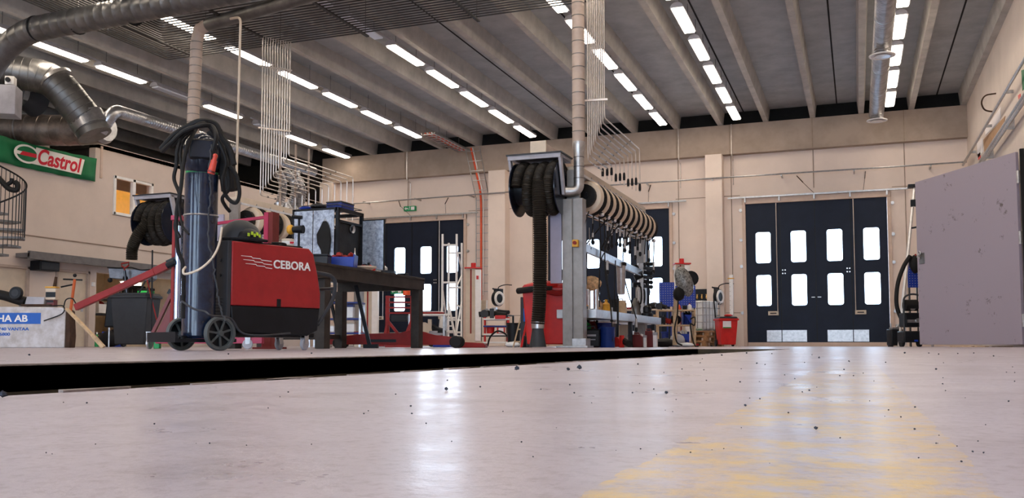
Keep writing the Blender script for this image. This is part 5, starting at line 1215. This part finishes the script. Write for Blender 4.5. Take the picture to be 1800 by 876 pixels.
# pump cluster at the end of the rack
q = at(1127, 17.9, .60)
t = thing('oil_pump_stand', 'tall cluster of black valves, hoops and pumps at the far end of the lube table', 'pump', q, YAW)
s = MB(); s.box(-.05, .05, -.05, .05, 0, 1.05); s.build('stand', M['steel'], t)
for k in range(6): s = MB(); z = .60 + k * .09; s.cyl((.05, -.05, z), (.20, -.05, z - .02), .035, n=10); s.ball((.20, -.05, z - .02), .045, 8); s.build('valve', M['black'] if k % 2 else M['grey'], t)
for k, (x, z, r) in enumerate(((-.08, .45, .15), (-.02, .42, .17), (.06, .40, .13))):
    s = MB(); s.torus((x, -.12 + .05 * k, z), 'X', r, .016, 24, 6); s.build('hose_hoop', M['rubber'] if k else M['alu'], t)
s = MB(); s.cyl((-.13, -.1, .75), (.02, -.1, .82), .06, n=10); s.cyl((-.17, -.1, .62), (-.02, -.1, .62), .05, n=10); s.ball((-.1, -.08, .95), .07, 10, .1); s.build('pump_head', M['black'], t)
s = MB(); s.lathe([(.10, 0), (.11, .04), (.08, .12), (.10, .2), (.06, .3), (.04, .36)], (-.10, -.05, 0), 14); s.build('pump_body', M['dduct'], t)
s = MB(); s.lathe([(.12, .0), (.12, .06), (.09, .08), (.09, .18), (.03, .22)], (.12, -.02, 0), 14); s.build('pump_base', M['black'], t)
s = MB(); s.tube(smooth([(.06, -.1, .7), (.16, -.12, .5), (.12, -.12, .3), (.18, -.12, .1)]), .014, 6); s.build('hose', M['rubber'], t)
stick('thin black upright pole in front of the lube table', V(1086, 520, 15.2), V(1086, 607, 15.2), .018, 'black', 'pole', 'pole')
F = lambda px, d, dz=0: at(px, d, dz)
loose('fuel_canister', 'green canister under the lube table behind the black case', 'canister', F(1026, 15.4), 'can', (.22, .18, .52), 'oil', 'black')
loose('fuel_canister', 'red canister under the lube table right of the green one', 'canister', F(1043, 15.6), 'can', (.17, .18, .50), 'darkred', 'black')
t = thing('equipment_case', 'black moulded case on the floor under the lube table left of the blue drum', 'case', F(1038, 14.7), YAW)
s = MB(); s.box(-.15, .15, -.1, .1, 0, .30); s.build('shell', M['black'], t, .03)
s = MB(); s.box(-.06, .08, -.108, -.1, .18, .21); s.box(-.04, .07, -.108, -.1, .12, .135); s.build('label', M['lgrey'], t)
s = MB(); s.tube([(-.06, -.06, .3), (-.06, -.06, .34), (.06, -.06, .34), (.06, -.06, .3)], .012, 6); s.build('handle', M['black'], t)
loose('bucket', 'grey-blue bucket under the lube table behind the blue drum', 'bucket', F(1062, 15.6), 'bucket', (.27, .27, .42), 'bluep', 'grey')
t = thing('drum', 'dark blue drum on the floor in front of the lube table', 'drum', F(1068, 14.7))
s = MB(); s.lathe([(.115, 0), (.12, .01), (.12, .30), (.125, .31), (.125, .33), (.11, .33), (.11, .31)], (0, 0, 0), 28); s.build('body', M['bdrum'], t)
s = MB(); s.lathe([(.118, .305), (.01, .305)], (0, 0, 0), 28); s.build('lid', M['grey'], t)
loose('oil_pan', 'white plastic pan lying under the lube table top', 'pan', F(1066, 16.4, .405), 'plate', (.34, .3, .05), 'white', 'white')
cabinet('cream cabinet under the lube table behind the red-handled tool', F(1098, 17.2), .22, .2, .42, 'cream', -PI / 2 + YAW)
loose('hand_tool', 'black tool with a red end on the floor right of the blue drum', 'tool', F(1096, 15.0), 'tool', (.36, .2, .2), 'rubber', 'binred', -.6)
loose('oil_canister', 'maroon canister on the floor at the end of the lube table, front of two', 'canister', F(1122, 16.8), 'can', (.19, .14, .26), 'darkred', 'white')
loose('oil_canister', 'tall maroon canister with white side at the end of the lube table', 'canister', F(1143, 17.2), 'can', (.17, .16, .34), 'darkred', 'white')
loose('paper_pack', 'white striped pack standing against the tall maroon canister', 'pack', F(1152, 17.1), 'box', (.07, .1, .28), 'paper', 'lgrey')
loose('paper_pack', 'small pale pack between the two maroon canisters', 'pack', F(1134, 16.8), 'box', (.04, .1, .22), 'plast', 'lgrey')
for k, (x0, y0, z0) in enumerate(((1022, 0, 0), (1046, 0, 0), (1058, 0, 0), (1068, 0, 0))):
    pass
HG = 'long black hoses hanging in front of the right rack'
for k, P in enumerate(([V(1035, 372, 14.2), V(1028, 392, 14.0), V(1022, 412, 13.9), V(1018, 425, 13.9)], [V(1044, 372, 14.6), V(1042, 395, 14.5), V(1041, 410, 14.5)], [V(1062, 385, 15.2), V(1063, 430, 15.0), V(1064, 480, 14.8), V(1070, 520, 14.7), V(1074, 545, 14.7), V(1077, 600, 14.6)], [V(1053, 380, 14.9), V(1056, 430, 14.8), V(1054, 480, 14.8), V(1053, 520, 14.8)], [V(1062, 445, 15), V(1056, 460, 14.9), V(1053, 500, 14.8), V(1054, 540, 14.8)], [V(1082, 458, 15.6), V(1081, 480, 15.6), V(1080, 520, 15.6), V(1080, 545, 15.6)], [V(1032, 440, 14.4), V(1031, 480, 14.4), V(1031, 500, 14.5)])):
    strand(P, .010, 'rubber', 'black hose hanging from the right rack, %s' % ['leftmost, touching the post', 'second from the left', 'longest, reaching the floor', 'falling behind the tan leather', 'curving right of the tan leather', 'left of the grey grease gun', 'ending at the tan leather'][k], 'hose', 'hose', HG)
GN = 'nozzles hanging from the hose guide rail'
for k, (px, y0, y1, d) in enumerate(((1042, 410, 425, 14.5), (1036, 428, 436, 14.4), (1068, 392, 420, 15.4), (1069, 420, 436, 15.4), (1075, 396, 432, 15.6), (1084, 392, 428, 16.0), (1090, 402, 430, 16.3), (1097, 405, 430, 16.6), (1102, 408, 428, 16.9), (1107, 408, 442, 17.1), (1121, 405, 436, 17.6))):
    a_ = aD(px, y0, d); b_ = aD(px, y1, d); m_ = a_.lerp(b_, .5)
    t = thing('oil_nozzle', 'metal oil nozzle hanging from the right rack, %s' % (['leftmost', 'second from left', 'third from left', 'fourth from left', 'fifth from left', 'sixth from left', 'seventh from left', 'eighth from left', 'ninth from left', 'tenth from left', 'rightmost'][k]), 'nozzle', tuple(b_), 0, GN)
    s = MB(off=b_); s.cyl(a_, m_, .018, n=8); s.cyl(a_ + Vector((0, 0, .25)), a_, .006, n=5); s.build('swivel', M['steel'], t)
    s = MB(off=b_); s.cyl(m_, b_, .028, .014, 8); s.ball(b_ + Vector((.0, 0, -.01)), (.035, .03, .045), 8, .1); s.build('trigger', M['black'], t)

# ================================================================ SHELVES, TOTE, SMALL BIN
SHD = 20.8
bench_unit('shelf_unit', 'pale wooden shelf unit full of parts between lube table and white tote', F(1188, SHD), YAW - .1, .86, .5, (.84, .50, .08), 'wood', 'wood')
bench_unit('side_bench', 'pale-topped bench under the middle door windows left of the wooden shelf unit', F(1135, 24), 0, 1.3, .5, (.98, .62, .2), 'cream', 'bluep')
def shelfy(px, z): return F(px, SHD - .05, z)
n_ = 0
for name, lab, cat, px, z, kind, size, m, m2 in (
    ('machine_part', 'dark motor on the top board of the wooden shelf unit, left end', 'motor', 1163, .845, 'tool', (.22, .2, .18), 'rubber', 'grey'),
    ('orange_bottle', 'small orange bottle on the top board of the wooden shelf unit', 'bottle', 1194, .845, 'bottle', (.09, .09, .14), 'orange', 'black'),
    ('red_cap_bottle', 'red and white bottle on the right end of the top shelf board', 'bottle', 1213, .845, 'bottle', (.10, .10, .15), 'plast', 'red'),
    ('black_box', 'black box on the top board of the wooden shelf unit', 'box', 1204, .845, 'box', (.10, .1, .10), 'black', 'grey'),
    ('red_machine', 'red and black machine on the middle board of the wooden shelf unit', 'machine', 1168, .505, 'tool', (.30, .25, .22), 'red', 'black'),
    ('black_machine', 'long black machine on the middle board of the wooden shelf unit', 'machine', 1188, .505, 'bag', (.26, .25, .22), 'black', 'grey'),
    ('storage_bin', 'large blue storage bin at the right end of the middle shelf board', 'bin', 1207, .505, 'crate', (.20, .25, .28), 'blue', 'black'),
    ('storage_bin', 'small blue storage bin on the lowest shelf board, right side', 'bin', 1201, .085, 'crate', (.24, .25, .26), 'blue', 'white'),
    ('storage_bin', 'blue bottle-shaped bin on the lowest shelf board, left side', 'bin', 1169, .085, 'bucket', (.17, .17, .26), 'bluep', 'white'),
    ('tin_box', 'white tin box on the lowest shelf board in the middle', 'box', 1185, .085, 'box', (.14, .2, .16), 'white', 'grey')):
    loose(name, lab, cat, shelfy(px, z), kind, size, m, m2, YAW)
for name, lab, cat, px, z, kind, size, m, m2 in (
    ('parts_box', 'white box on the lower board of the pale-topped bench', 'box', 1140, .625, 'box', (.2, .2, .16), 'plast', 'grey'),
    ('cable_heap', 'black cable heap on the pale-topped bench', 'cables', 1150, .985, 'bag', (.35, .25, .18), 'rubber', 'steel'),
    ('pump_part', 'black and tan pump on the lower board of the pale-topped bench', 'pump', 1152, .625, 'tool', (.32, .25, .22), 'rubber', 'tan'),
    ('red_box', 'red box on the pale-topped bench beside the pump cluster', 'box', 1106, .985, 'box', (.2, .2, .05), 'red', 'red')):
    loose(name, lab, cat, F(px, 24, z), kind, size, m, m2)
loose('grey_sack', 'grey triangular sack leaning on the lowest shelf board', 'sack', F(1191, 19.4), 'bag', (.32, .2, .28), 'lgrey', 'black')
loose('black_cloth', 'black cloth heap on the floor before the wooden shelf unit', 'cloth', F(1166, 19.2), 'bag', (.5, .3, .18), 'rubber', 'black')
loose('white_cloth', 'white cloth lying on the floor before the wooden shelf unit', 'cloth', F(1205, 19.0), 'bag', (.34, .25, .09), 'plast', 'white')
stick('pale wooden pole standing before the wooden shelf unit', V(1188, 520, 18.2), V(1186, 607, 18.2), .045, 'wood', 'pole', 'pole')
t = thing('wrapped_lamp', 'oval lamp hood wrapped in clear plastic on top of the pale pole', 'lamp', V(1201, 526, 18.1), .5)
rot = Matrix.Rotation(-.35, 3, 'Y')
s = MB(); s.ball((0, 0, 0), (.17, .15, .31), 20, .04); s.v = [rot @ v + Vector((.02, 0, .35)) for v in s.v]; s.build('plastic_wrap', M['bag'], t, 0, 60)
s = MB(); s.ball((-.10, -.03, .10), (.12, .11, .14), 14, .05); s.build('tied_end', M['rubber'], t, 0, 60)
s = MB(); s.lathe([(.02, -.03), (.15, -.03), (.16, .03), (.02, .03)], (.2, .1, .42), 18, 'Y'); s.build('back_cap', M['black'], t)
s = MB(); s.tube(smooth([(-.12, -.05, .0), (-.14, -.05, -.3), (-.2, -.05, -.6), (-.16, -.05, -.85), (-.05, -.05, -.92)]), .015, 6); s.build('cord', M['rubber'], t)
def pegboard(lab, px, w_, z0, h_, d):
    v = spot(px, d); t = thing('pegboard', lab, 'pegboard', (v[0], v[1], z0), YAW * .5)
    s = MB(); s.box(-w_ / 2, w_ / 2, 0, .03, 0, h_); s.build('board', M['bluep'] if False else M['blue'], t, .004)
    s = MB()
    for i in range(int(w_ / .06)):
        for j in range(int(h_ / .06)): s.box(-w_ / 2 + .03 + i * .06, -w_ / 2 + .045 + i * .06, -.002, .0, .03 + j * .06, .045 + j * .06)
    s.build('holes', M['lgrey'], t)
    s = MB(); s.box(-w_ / 2 + .02, -w_ / 2 + .05, .03, .06, -z0 + .0, h_ * .9); s.box(w_ / 2 - .05, w_ / 2 - .02, .03, .06, -z0, h_ * .9); s.build('stand', M['grey'], t)
pegboard('blue perforated panel left of the plastic-wrapped lamp', 1173, .38, 1.02, .62, 23.2)
pegboard('blue perforated panel right of the plastic-wrapped lamp', 1206, .50, .98, .56, 23.0)
# pallets and tote
PL = spot(1226, 26.4)
for k in range(3):
    t = thing('pallet', 'wooden pallet under the white tote, %s of three' % ['lowest', 'middle', 'topmost'][k], 'pallet', (PL[0] + .03 * k, PL[1], .148 * k), -.45 + .02 * k, 'pallets under the white tote')
    for i in range(5): s = MB(); s.box(-.6, .6, -.48 + i * .215, -.38 + i * .215, .122, .144); s.build('top_board', M['pallet'], t)
    for i in range(3): s = MB(); y = -.4 + i * .4; s.box(-.6, .6, y - .05, y + .05, 0, .022); s.build('bottom_board', M['pallet'], t)
    for x in (-.53, 0, .53):
        for y in (-.4, 0, .4): s = MB(); s.box(x - .07, x + .07, y - .05, y + .05, .022, .10); s.build('block', M['pallet'], t)
    for x in (-.53, 0, .53): s = MB(); s.box(x - .06, x + .06, -.48, .48, .10, .122); s.build('stringer', M['pallet'], t)
t = thing('liquid_tote', 'white plastic liquid tote in a wire cage on stacked wooden pallets', 'tote', (PL[0], PL[1], .445), -.45)
s = MB(); s.box(-.47, .47, -.40, .40, .02, .86); s.build('tank', M['plast'], t, .06)
s = MB()
for z in (.05, .25, .45, .65, .82):
    s.tube([(-.49, -.42, z), (.49, -.42, z), (.49, .42, z), (-.49, .42, z), (-.49, -.42, z)], .012, 6)
s.build('cage_ring', M['steel'], t)
s = MB()
for i in range(6):
    for y in (-.42, .42): s.cyl((-.49 + i * .196, y, .0), (-.49 + i * .196, y, .84), .012, n=6)
for i in range(1, 5):
    for x in (-.49, .49): s.cyl((x, -.42 + i * .168, 0), (x, -.42 + i * .168, .84), .012, n=6)
s.build('cage_upright', M['steel'], t)
s = MB(); s.box(-.3, .48, -.41, -.40, .02, .07); s.build('green_base', M['oil'], t)
s = MB(); s.lathe([(.08, .86), (.08, .90), (.02, .91)], (0, 0, 0), 16); s.build('filler_cap', M['black'], t)
q = aY(1234, 520, 27.9)
t = thing('valve_panel', 'black panel with three brass valves on the wall above the white tote', 'panel', (q.x, 27.95, q.z - .22))
s = MB(); s.box(-.32, .32, -.05, .04, .0, .42); s.build('board', M['black'], t, .006)
for x in (-.14, .0, .14): s = MB(); s.lathe([(.02, 0), (.035, .05), (.02, .09), (.03, .14)], (x, -.08, .12), 10); s.cyl((x, -.08, .17), (x, -.03, .17), .012); s.build('brass_valve', M['brass'], t)
t = wheelie('wheelie_bin', 'small red wheelie bin with a white label left of the right-hand door', spot(1277, 24.6), YAW + .05, .50, .5, .80, M['binred'], M['grey'])
s = MB(); s.box(-.16, .06, -.262, -.235, .50, .68); s.build('label', M['paper'], t)
s = MB(); s.box(-.16, .06, -.266, -.255, .49, .52); s.build('label_stripe', M['oil'], t)
loose('red_cloth', 'red and white rags on the lid of the small red bin', 'rag', F(1281, 24.5, .80), 'bag', (.24, .2, .07), 'binred', 'white')
t = thing('gauge_post', 'slim white post with a yellow clip standing behind the small red bin', 'post', at(1287, 25.6))
s = MB(); s.box(-.05, .05, -.03, .03, 0, 2.02); s.build('post', M['white'], t, .004)
s = MB(); s.box(-.09, .09, -.05, -.03, 1.90, 1.93); s.build('clip', M['yellow'], t)
s = MB()
for k in range(8): s.lathe([(.008, -.035), (.008, -.03)], (-.03, 0, .9 + k * .13), 6, 'Y')
s.build('hole', M['black'], t)
s = MB(); s.box(-.15, .15, -.15, .15, 0, .015); s.build('foot', M['white'], t)
s = MB(); s.tube(smooth([F(1256, 25.2, 1.3), F(1258, 25.2, .8), F(1258, 25.2, .03), F(1250, 25.0, .02)]), .02, 6); s.solo('cable', M['rubber'], 'black cable hanging from the right wall hose reel down to the floor', 'cable')
s = MB(); s.tube(smooth([F(1214, 20.4, .62), F(1222, 20.3, .66), F(1221, 20.2, .48), F(1214, 20.2, .5), F(1217, 20.1, .2), F(1222, 20.0, .02), F(1228, 20, .02)]), .016, 6); s.solo('cable', M['rubber'], 'black cable looping off the right end of the wooden shelf unit', 'cable')

# exit signs
for k, (px, py, lab) in enumerate(((720, 367, 'green exit sign on the far wall above the left door'), (700, 513, 'lower green exit sign seen under the dark workbench'))):
    q = aY(px, py, 27.9); t = thing('exit_sign', lab, 'sign', (q.x, 27.92 if k == 0 else 27.8, q.z - .08))
    s = MB(); s.box(-.22, .22, -.03, .08 if k == 0 else .12, 0, .17); s.build('panel', M['signg'], t, .006)
    s = MB(); s.box(.06, .19, -.036, -.03, .03, .14); s.build('door_symbol', M['paper'], t)
    s = MB(); s.prism([(-.19, .085), (-.13, .14), (-.13, .105), (-.06, .105), (-.06, .065), (-.13, .065), (-.13, .03)], 'Y', -.036, -.03); s.build('arrow_symbol', M['paper'], t)
    s = MB(); s.lathe([(.013, -.036), (.013, -.03)], (.01, 0, .135), 10, 'Y'); s.bar((.0, -.033, .12), (-.01, -.033, .075), .02, .004); s.bar((-.01, -.033, .075), (.03, -.033, .04), .014, .004); s.bar((-.01, -.033, .075), (-.04, -.033, .035), .014, .004); s.bar((.0, -.033, .115), (.035, -.033, .09), .012, .004); s.build('running_figure', M['paper'], t)

# ================================================================ RIGHT SIDE
# tall grey gate leaf, open
p1 = aX(1794.5, 607, 2.93); k_ = p1.y; 
hx, hy = 2.88, 19.25
lv = aD(1619, 607, 20.2); ang = math.atan2(lv.y - hy, lv.x - hx)
GW = math.hypot(lv.x - hx, lv.y - hy)
t = thing('gate_leaf', 'tall scuffed grey steel gate leaf standing open at the right wall', 'gate', (hx, hy, 0), ang)
GH = 3.68
gm = bpy.data.materials.new('scuffed_grey_gate'); gm.use_nodes = True; nt = gm.node_tree; b = nt.nodes['Principled BSDF']; b.inputs['Roughness'].default_value = .6
tc = nt.nodes.new('ShaderNodeTexCoord'); n1 = nt.nodes.new('ShaderNodeTexNoise'); n1.inputs['Scale'].default_value = 1.7; n1.inputs['Detail'].default_value = 9; n1.inputs['Roughness'].default_value = .75
r1 = nt.nodes.new('ShaderNodeValToRGB'); r1.color_ramp.elements[0].position = .345; r1.color_ramp.elements[1].position = .41; r1.color_ramp.elements[0].color = (.09, .07, .07, 1); r1.color_ramp.elements[1].color = (.31, .27, .33, 1)
nt.links.new(tc.outputs['Object'], n1.inputs[0]); nt.links.new(n1.outputs[0], r1.inputs[0]); nt.links.new(r1.outputs[0], b.inputs['Base Color'])
s = MB(); s.box(0, GW, -.03, .03, .05, GH); s.build('leaf', gm, t, .006)
yside = .03
for z, lab in ((1.95, 0),):
    s = MB(); s.box(GW - .28, GW - .08, .03, .04, z - .12, z + .12); s.build('lock_plate', M['dduct'], t, .004)
    s = MB(); s.cyl((GW - .14, .03, z + .05), (GW - .14, .10, z + .05), .015); s.bar((GW - .12, .1, z + .05), (GW - .22, .09, z + .0), .035); s.torus((GW - .15, .07, z + .12), 'Y', .04, .012, 14, 6); s.build('handle', M['steel'], t)
for z in (.5, 2.05, 3.2): s = MB(); s.cyl((-.02, 0, z - .12), (-.02, 0, z + .12), .035, n=10); s.build('hinge', M['steel'], t)
s = MB(); s.box(2.90, 2.97, 19.05, 19.12, 0, 3.7); struct(s, 'trim_14', M['dark'])
for k, (px0, px1) in enumerate(((1672, 1710), (1712, 1735), (1746, 1778))):
    a_ = aD(px0, 607, 18.4); b_ = aD(px1, 607, 18.0); a_.z = b_.z = .012
    s = MB(); s.bar(a_, b_, .09, .02); s.solo('wood_strip', M['wood'], 'flat wooden strip on the floor before the grey gate, %s of three' % ['left', 'middle', 'right'][k], 'wood', 'wooden strips before the grey gate')
# tall step ladder
top = aD(1608, 330, 21.6); f1 = aD(1580, 607, 21.3); f2 = aD(1640, 607, 21.9); f1.z = f2.z = 0
t = thing('tall_ladder', 'tall slim aluminium ladder with a black head leaning between door and grey gate', 'ladder', (f1.x, f1.y, 0))
o_ = Vector((f1.x, f1.y, 0)); dy = Vector((.0, .45, 0))
for dd in (Vector(), dy): s = MB(off=o_); s.bar(f1 + dd, top + dd * .5, .045); s.build('rail', M['alu'], t)
s = MB(off=o_); s.bar(top + Vector((0, .1, 0)), f2 + Vector((0, .1, 0)), .045); s.build('rail', M['alu'], t)
for k in range(10): s = MB(off=o_); f_ = .07 + k * .09; a_ = f1.lerp(top, f_); s.bar(a_, a_ + dy * (1 - f_ * .5), .035); s.build('rung', M['alu'], t)
s = MB(off=o_); s.obox(top + Vector((0, .1, .05)), (.30, .3, .07)); s.build('head_cap', M['black'], t, .01)
s = MB(off=o_); s.obox(f1.lerp(top, .90), (.12, .1, .16)); s.bar(f1.lerp(top, .74), f1.lerp(top, .74) + Vector((.14, 0, .02)), .04); s.build('bracket', M['black'], t)
# pressure washer and neighbours
t = thing('pressure_washer', 'black pressure washer on a tubular frame beside the tall ladder', 'washer', at(1604, 20.9), YAW)
s = MB(); s.tube(fillet([(-.22, -.1, .1), (-.22, -.1, 1.15), (.0, -.1, 1.22), (.22, -.1, 1.15), (.22, -.1, .1)], .12), .022, 8); s.build('frame', M['grey'], t)
s = MB(); s.box(-.2, .2, -.1, .25, .45, .78); s.build('motor', M['black'], t, .03)
s = MB(); s.lathe([(.04, -.2), (.13, -.18), (.13, .1), (.05, .12)], (.0, -.05, .95), 16, 'X'); s.build('pump', M['rubber'], t)
s = MB(); s.box(-.25, .22, -.15, .25, .10, .36); s.build('tank', M['black'], t, .03)
s = MB(); s.lathe([(.03, -.15), (.06, -.15), (.06, -.11), (.03, -.11)], (-.03, 0, .88), 12, 'Y'); s.lathe([(.03, -.17), (.05, -.17), (.05, -.12)], (.08, 0, .6), 12, 'Y'); s.box(-.15, .1, -.13, -.1, .55, .62); s.build('gauge', M['steel'], t)
for x in (-.2, .2): s = MB(); s.lathe([(.03, -.03), (.12, -.03), (.12, .03), (.03, .03)], (x, .1, .12), 18, 'X'); s.build('wheel', M['rubber'], t)
s = MB(); s.box(-.02, .06, -.16, -.15, .12, .16); s.build('blue_plug', M['blue'], t)
pegboard('narrow blue perforated panel behind the pressure washer', 1609, .24, 1.40, .62, 21.5)
loose('jumper_cables', 'bunch of black and red cables hung at the top of the narrow blue panel', 'cables', at(1612, 21.2, 1.72), 'bag', (.24, .15, .42), 'rubber', 'red')
t = thing('generator', 'black box machine with fittings on top left of the tall ladder foot', 'machine', at(1574, 21.8), YAW)
s = MB(); s.box(-.15, .14, -.15, .15, .03, .42); s.build('case', M['black'], t, .02)
s = MB(); s.box(-.1, .12, -.1, .1, .42, .46); s.cyl((-.1, 0, .46), (-.1, 0, .56), .02); s.cyl((.02, -.05, .46), (.1, -.05, .54), .025); s.cyl((.06, .03, .46), (.06, .03, .53), .03); s.build('fitting', M['steel'], t)
s = MB(); s.box(-.14, -.09, -.1, .1, 0, .03); s.box(.08, .13, -.1, .1, 0, .03); s.build('foot', M['rubber'], t)
strand([V(1600, 450, 21.2), V(1588, 470, 21.2), V(1578, 500, 21.2), V(1576, 535, 21.2), V(1584, 560, 21.2), V(1592, 568, 21.2)], .05, 'rubber', 'thick black hose arching down left of the tall ladder', 'hose', 'hose')
stick('white pole standing behind the tall ladder beside the thick black hose', V(1591, 475, 22.3), V(1591, 607, 22.3), .035, 'white', 'pole', 'pole')
# services along the right wall
t = thing('wall_pipes', 'pair of steel pipes running along the right wall above the grey gate', 'pipes', (2.9, 27, 4.4))
for z, x, r in ((4.43, 2.83, .035), (4.33, 2.83, .035), (5.03, 2.83, .03)):
    s = MB(off=(2.9, 27, 4.4)); s.cyl((x, 27.8, z), (x, -4, z), r, n=10); s.build('pipe', M['steel'], t)
for y in range(2, 27, 3):
    s = MB(off=(2.9, 27, 4.4)); s.box(2.82, 2.97, y - .02, y + .02, 4.28, 4.48); s.box(2.82, 2.97, y - .02, y + .02, 5.0, 5.06); s.build('clip', M['steel'], t)
s = MB(); s.tube(fillet([(2.97, 22.6, 5.25), (2.75, 22.5, 5.28), (2.68, 22.4, 5.45), (2.75, 22.3, 5.58), (2.97, 22.25, 5.58)], .1), .018, 6); s.solo('bracket_loop', M['rust'], 'bent rod loop sticking out of the right wall above the pipes', 'bracket')
def wallsheet(name, lab, pts, m, cat):
    P = [aX(px, py, 2.93) for px, py in pts]; cy_ = sum(p.y for p in P) / len(P); zz = min(p.z for p in P)
    t = thing(name, lab, cat, (2.95, cy_, zz)); s = MB(off=(0, cy_, zz)); s.off = Vector((2.95, cy_, zz)); s.prism([(p.y, p.z) for p in P], 'X', 2.958, 2.969); s.build('sheet', M[m], t, .004); return t
wallsheet('paper_sheet', 'long white paper sheet on the right wall beside the brown board', [(1729, 228), (1756, 188), (1755, 212), (1730, 238)], 'paper', 'paper')
t = wallsheet('cardboard_sign', 'brown board on the right wall under the white paper sheet', [(1726, 246), (1764, 204), (1762, 216), (1728, 268)], 'card', 'board')
wallsheet('paper_sheet', 'small white paper with a red mark on the right wall above the grey gate', [(1715, 252), (1724, 242), (1725, 268), (1716, 280)], 'paper', 'paper')
wallsheet('red_hook', 'small red tag on the right wall at the small white paper', [(1716, 272), (1721, 267), (1721, 278), (1717, 282)], 'binred', 'tag')
wallsheet('green_flag', 'green cloth corner on the right wall at the right edge of the picture', [(1792, 124), (1812, 118), (1812, 132), (1794, 160)], 'bannerg', 'flag')
wallsheet('red_hook', 'red hook on the right wall below the green cloth', [(1786, 168), (1790, 165), (1791, 176), (1788, 180)], 'binred', 'hook')

# ================================================================ STONE CHIPS ON THE FLOOR
def chip(x, y, r, lab, first={}):
    s = MB(); s.ball((0, 0, r * .7), (r, r * .9, r * .75), 7, .28); s.v = [v + Vector((x, y, 0)) for v in s.v]
    zmin = min(v.z for v in s.v); s.v = [v - Vector((0, 0, zmin)) for v in s.v]
    return s.solo('stone_chip', M['stone'], lab, 'stone', 'stone chips on the floor')
def gz(px, py): r, _ = _ray(px, py); v = r * (-CAM_H / r.z); return v.x, v.y
for px, py, rp, lab in ((908, 652, 5, 'dark stone chip near the pit, alone left of two others'), (999, 652, 3.2, 'small stone chip left of a larger one past the pit edge'), (1018, 650, 5, 'larger of two stone chips side by side past the pit edge'), (5, 700, 7, 'dark stone chip at the left edge of the picture'), (785, 687, 3.5, 'stone chip alone in the middle of the pale floor'), (1434, 756, 3.6, 'dark stone chip lying on the yellow line'), (1171, 693, 3, 'dark stone chip left of the yellow line'), (1310, 715, 2.4, 'flat dark chip just left of the yellow line')):
    x, y = gz(px, py); d = math.hypot(x, y); chip(x, y, rp * d / F_PX, lab)
R.seed(11); n_ = 0
while n_ < 120:
    px = R.uniform(0, 1800); py = 622 + (R.random() ** 1.8) * 200
    if R.random() > .35 + .65 * (px > 1100): continue
    x, y = gz(px, py)
    if PX0 - .1 < x < PX1 + .06 and y < PY1 + .1: continue
    if x > 2.8 or x < -3.4 or y > 14: continue
    n_ += 1; chip(x, y, R.uniform(.8, 1.9) * math.hypot(x, y) / F_PX, 'small dark stone chip scattered on the concrete floor')
for k, (px, py, w_) in enumerate(((620, 614, 60), (410, 612, 50), (250, 611, 40))):
    pass
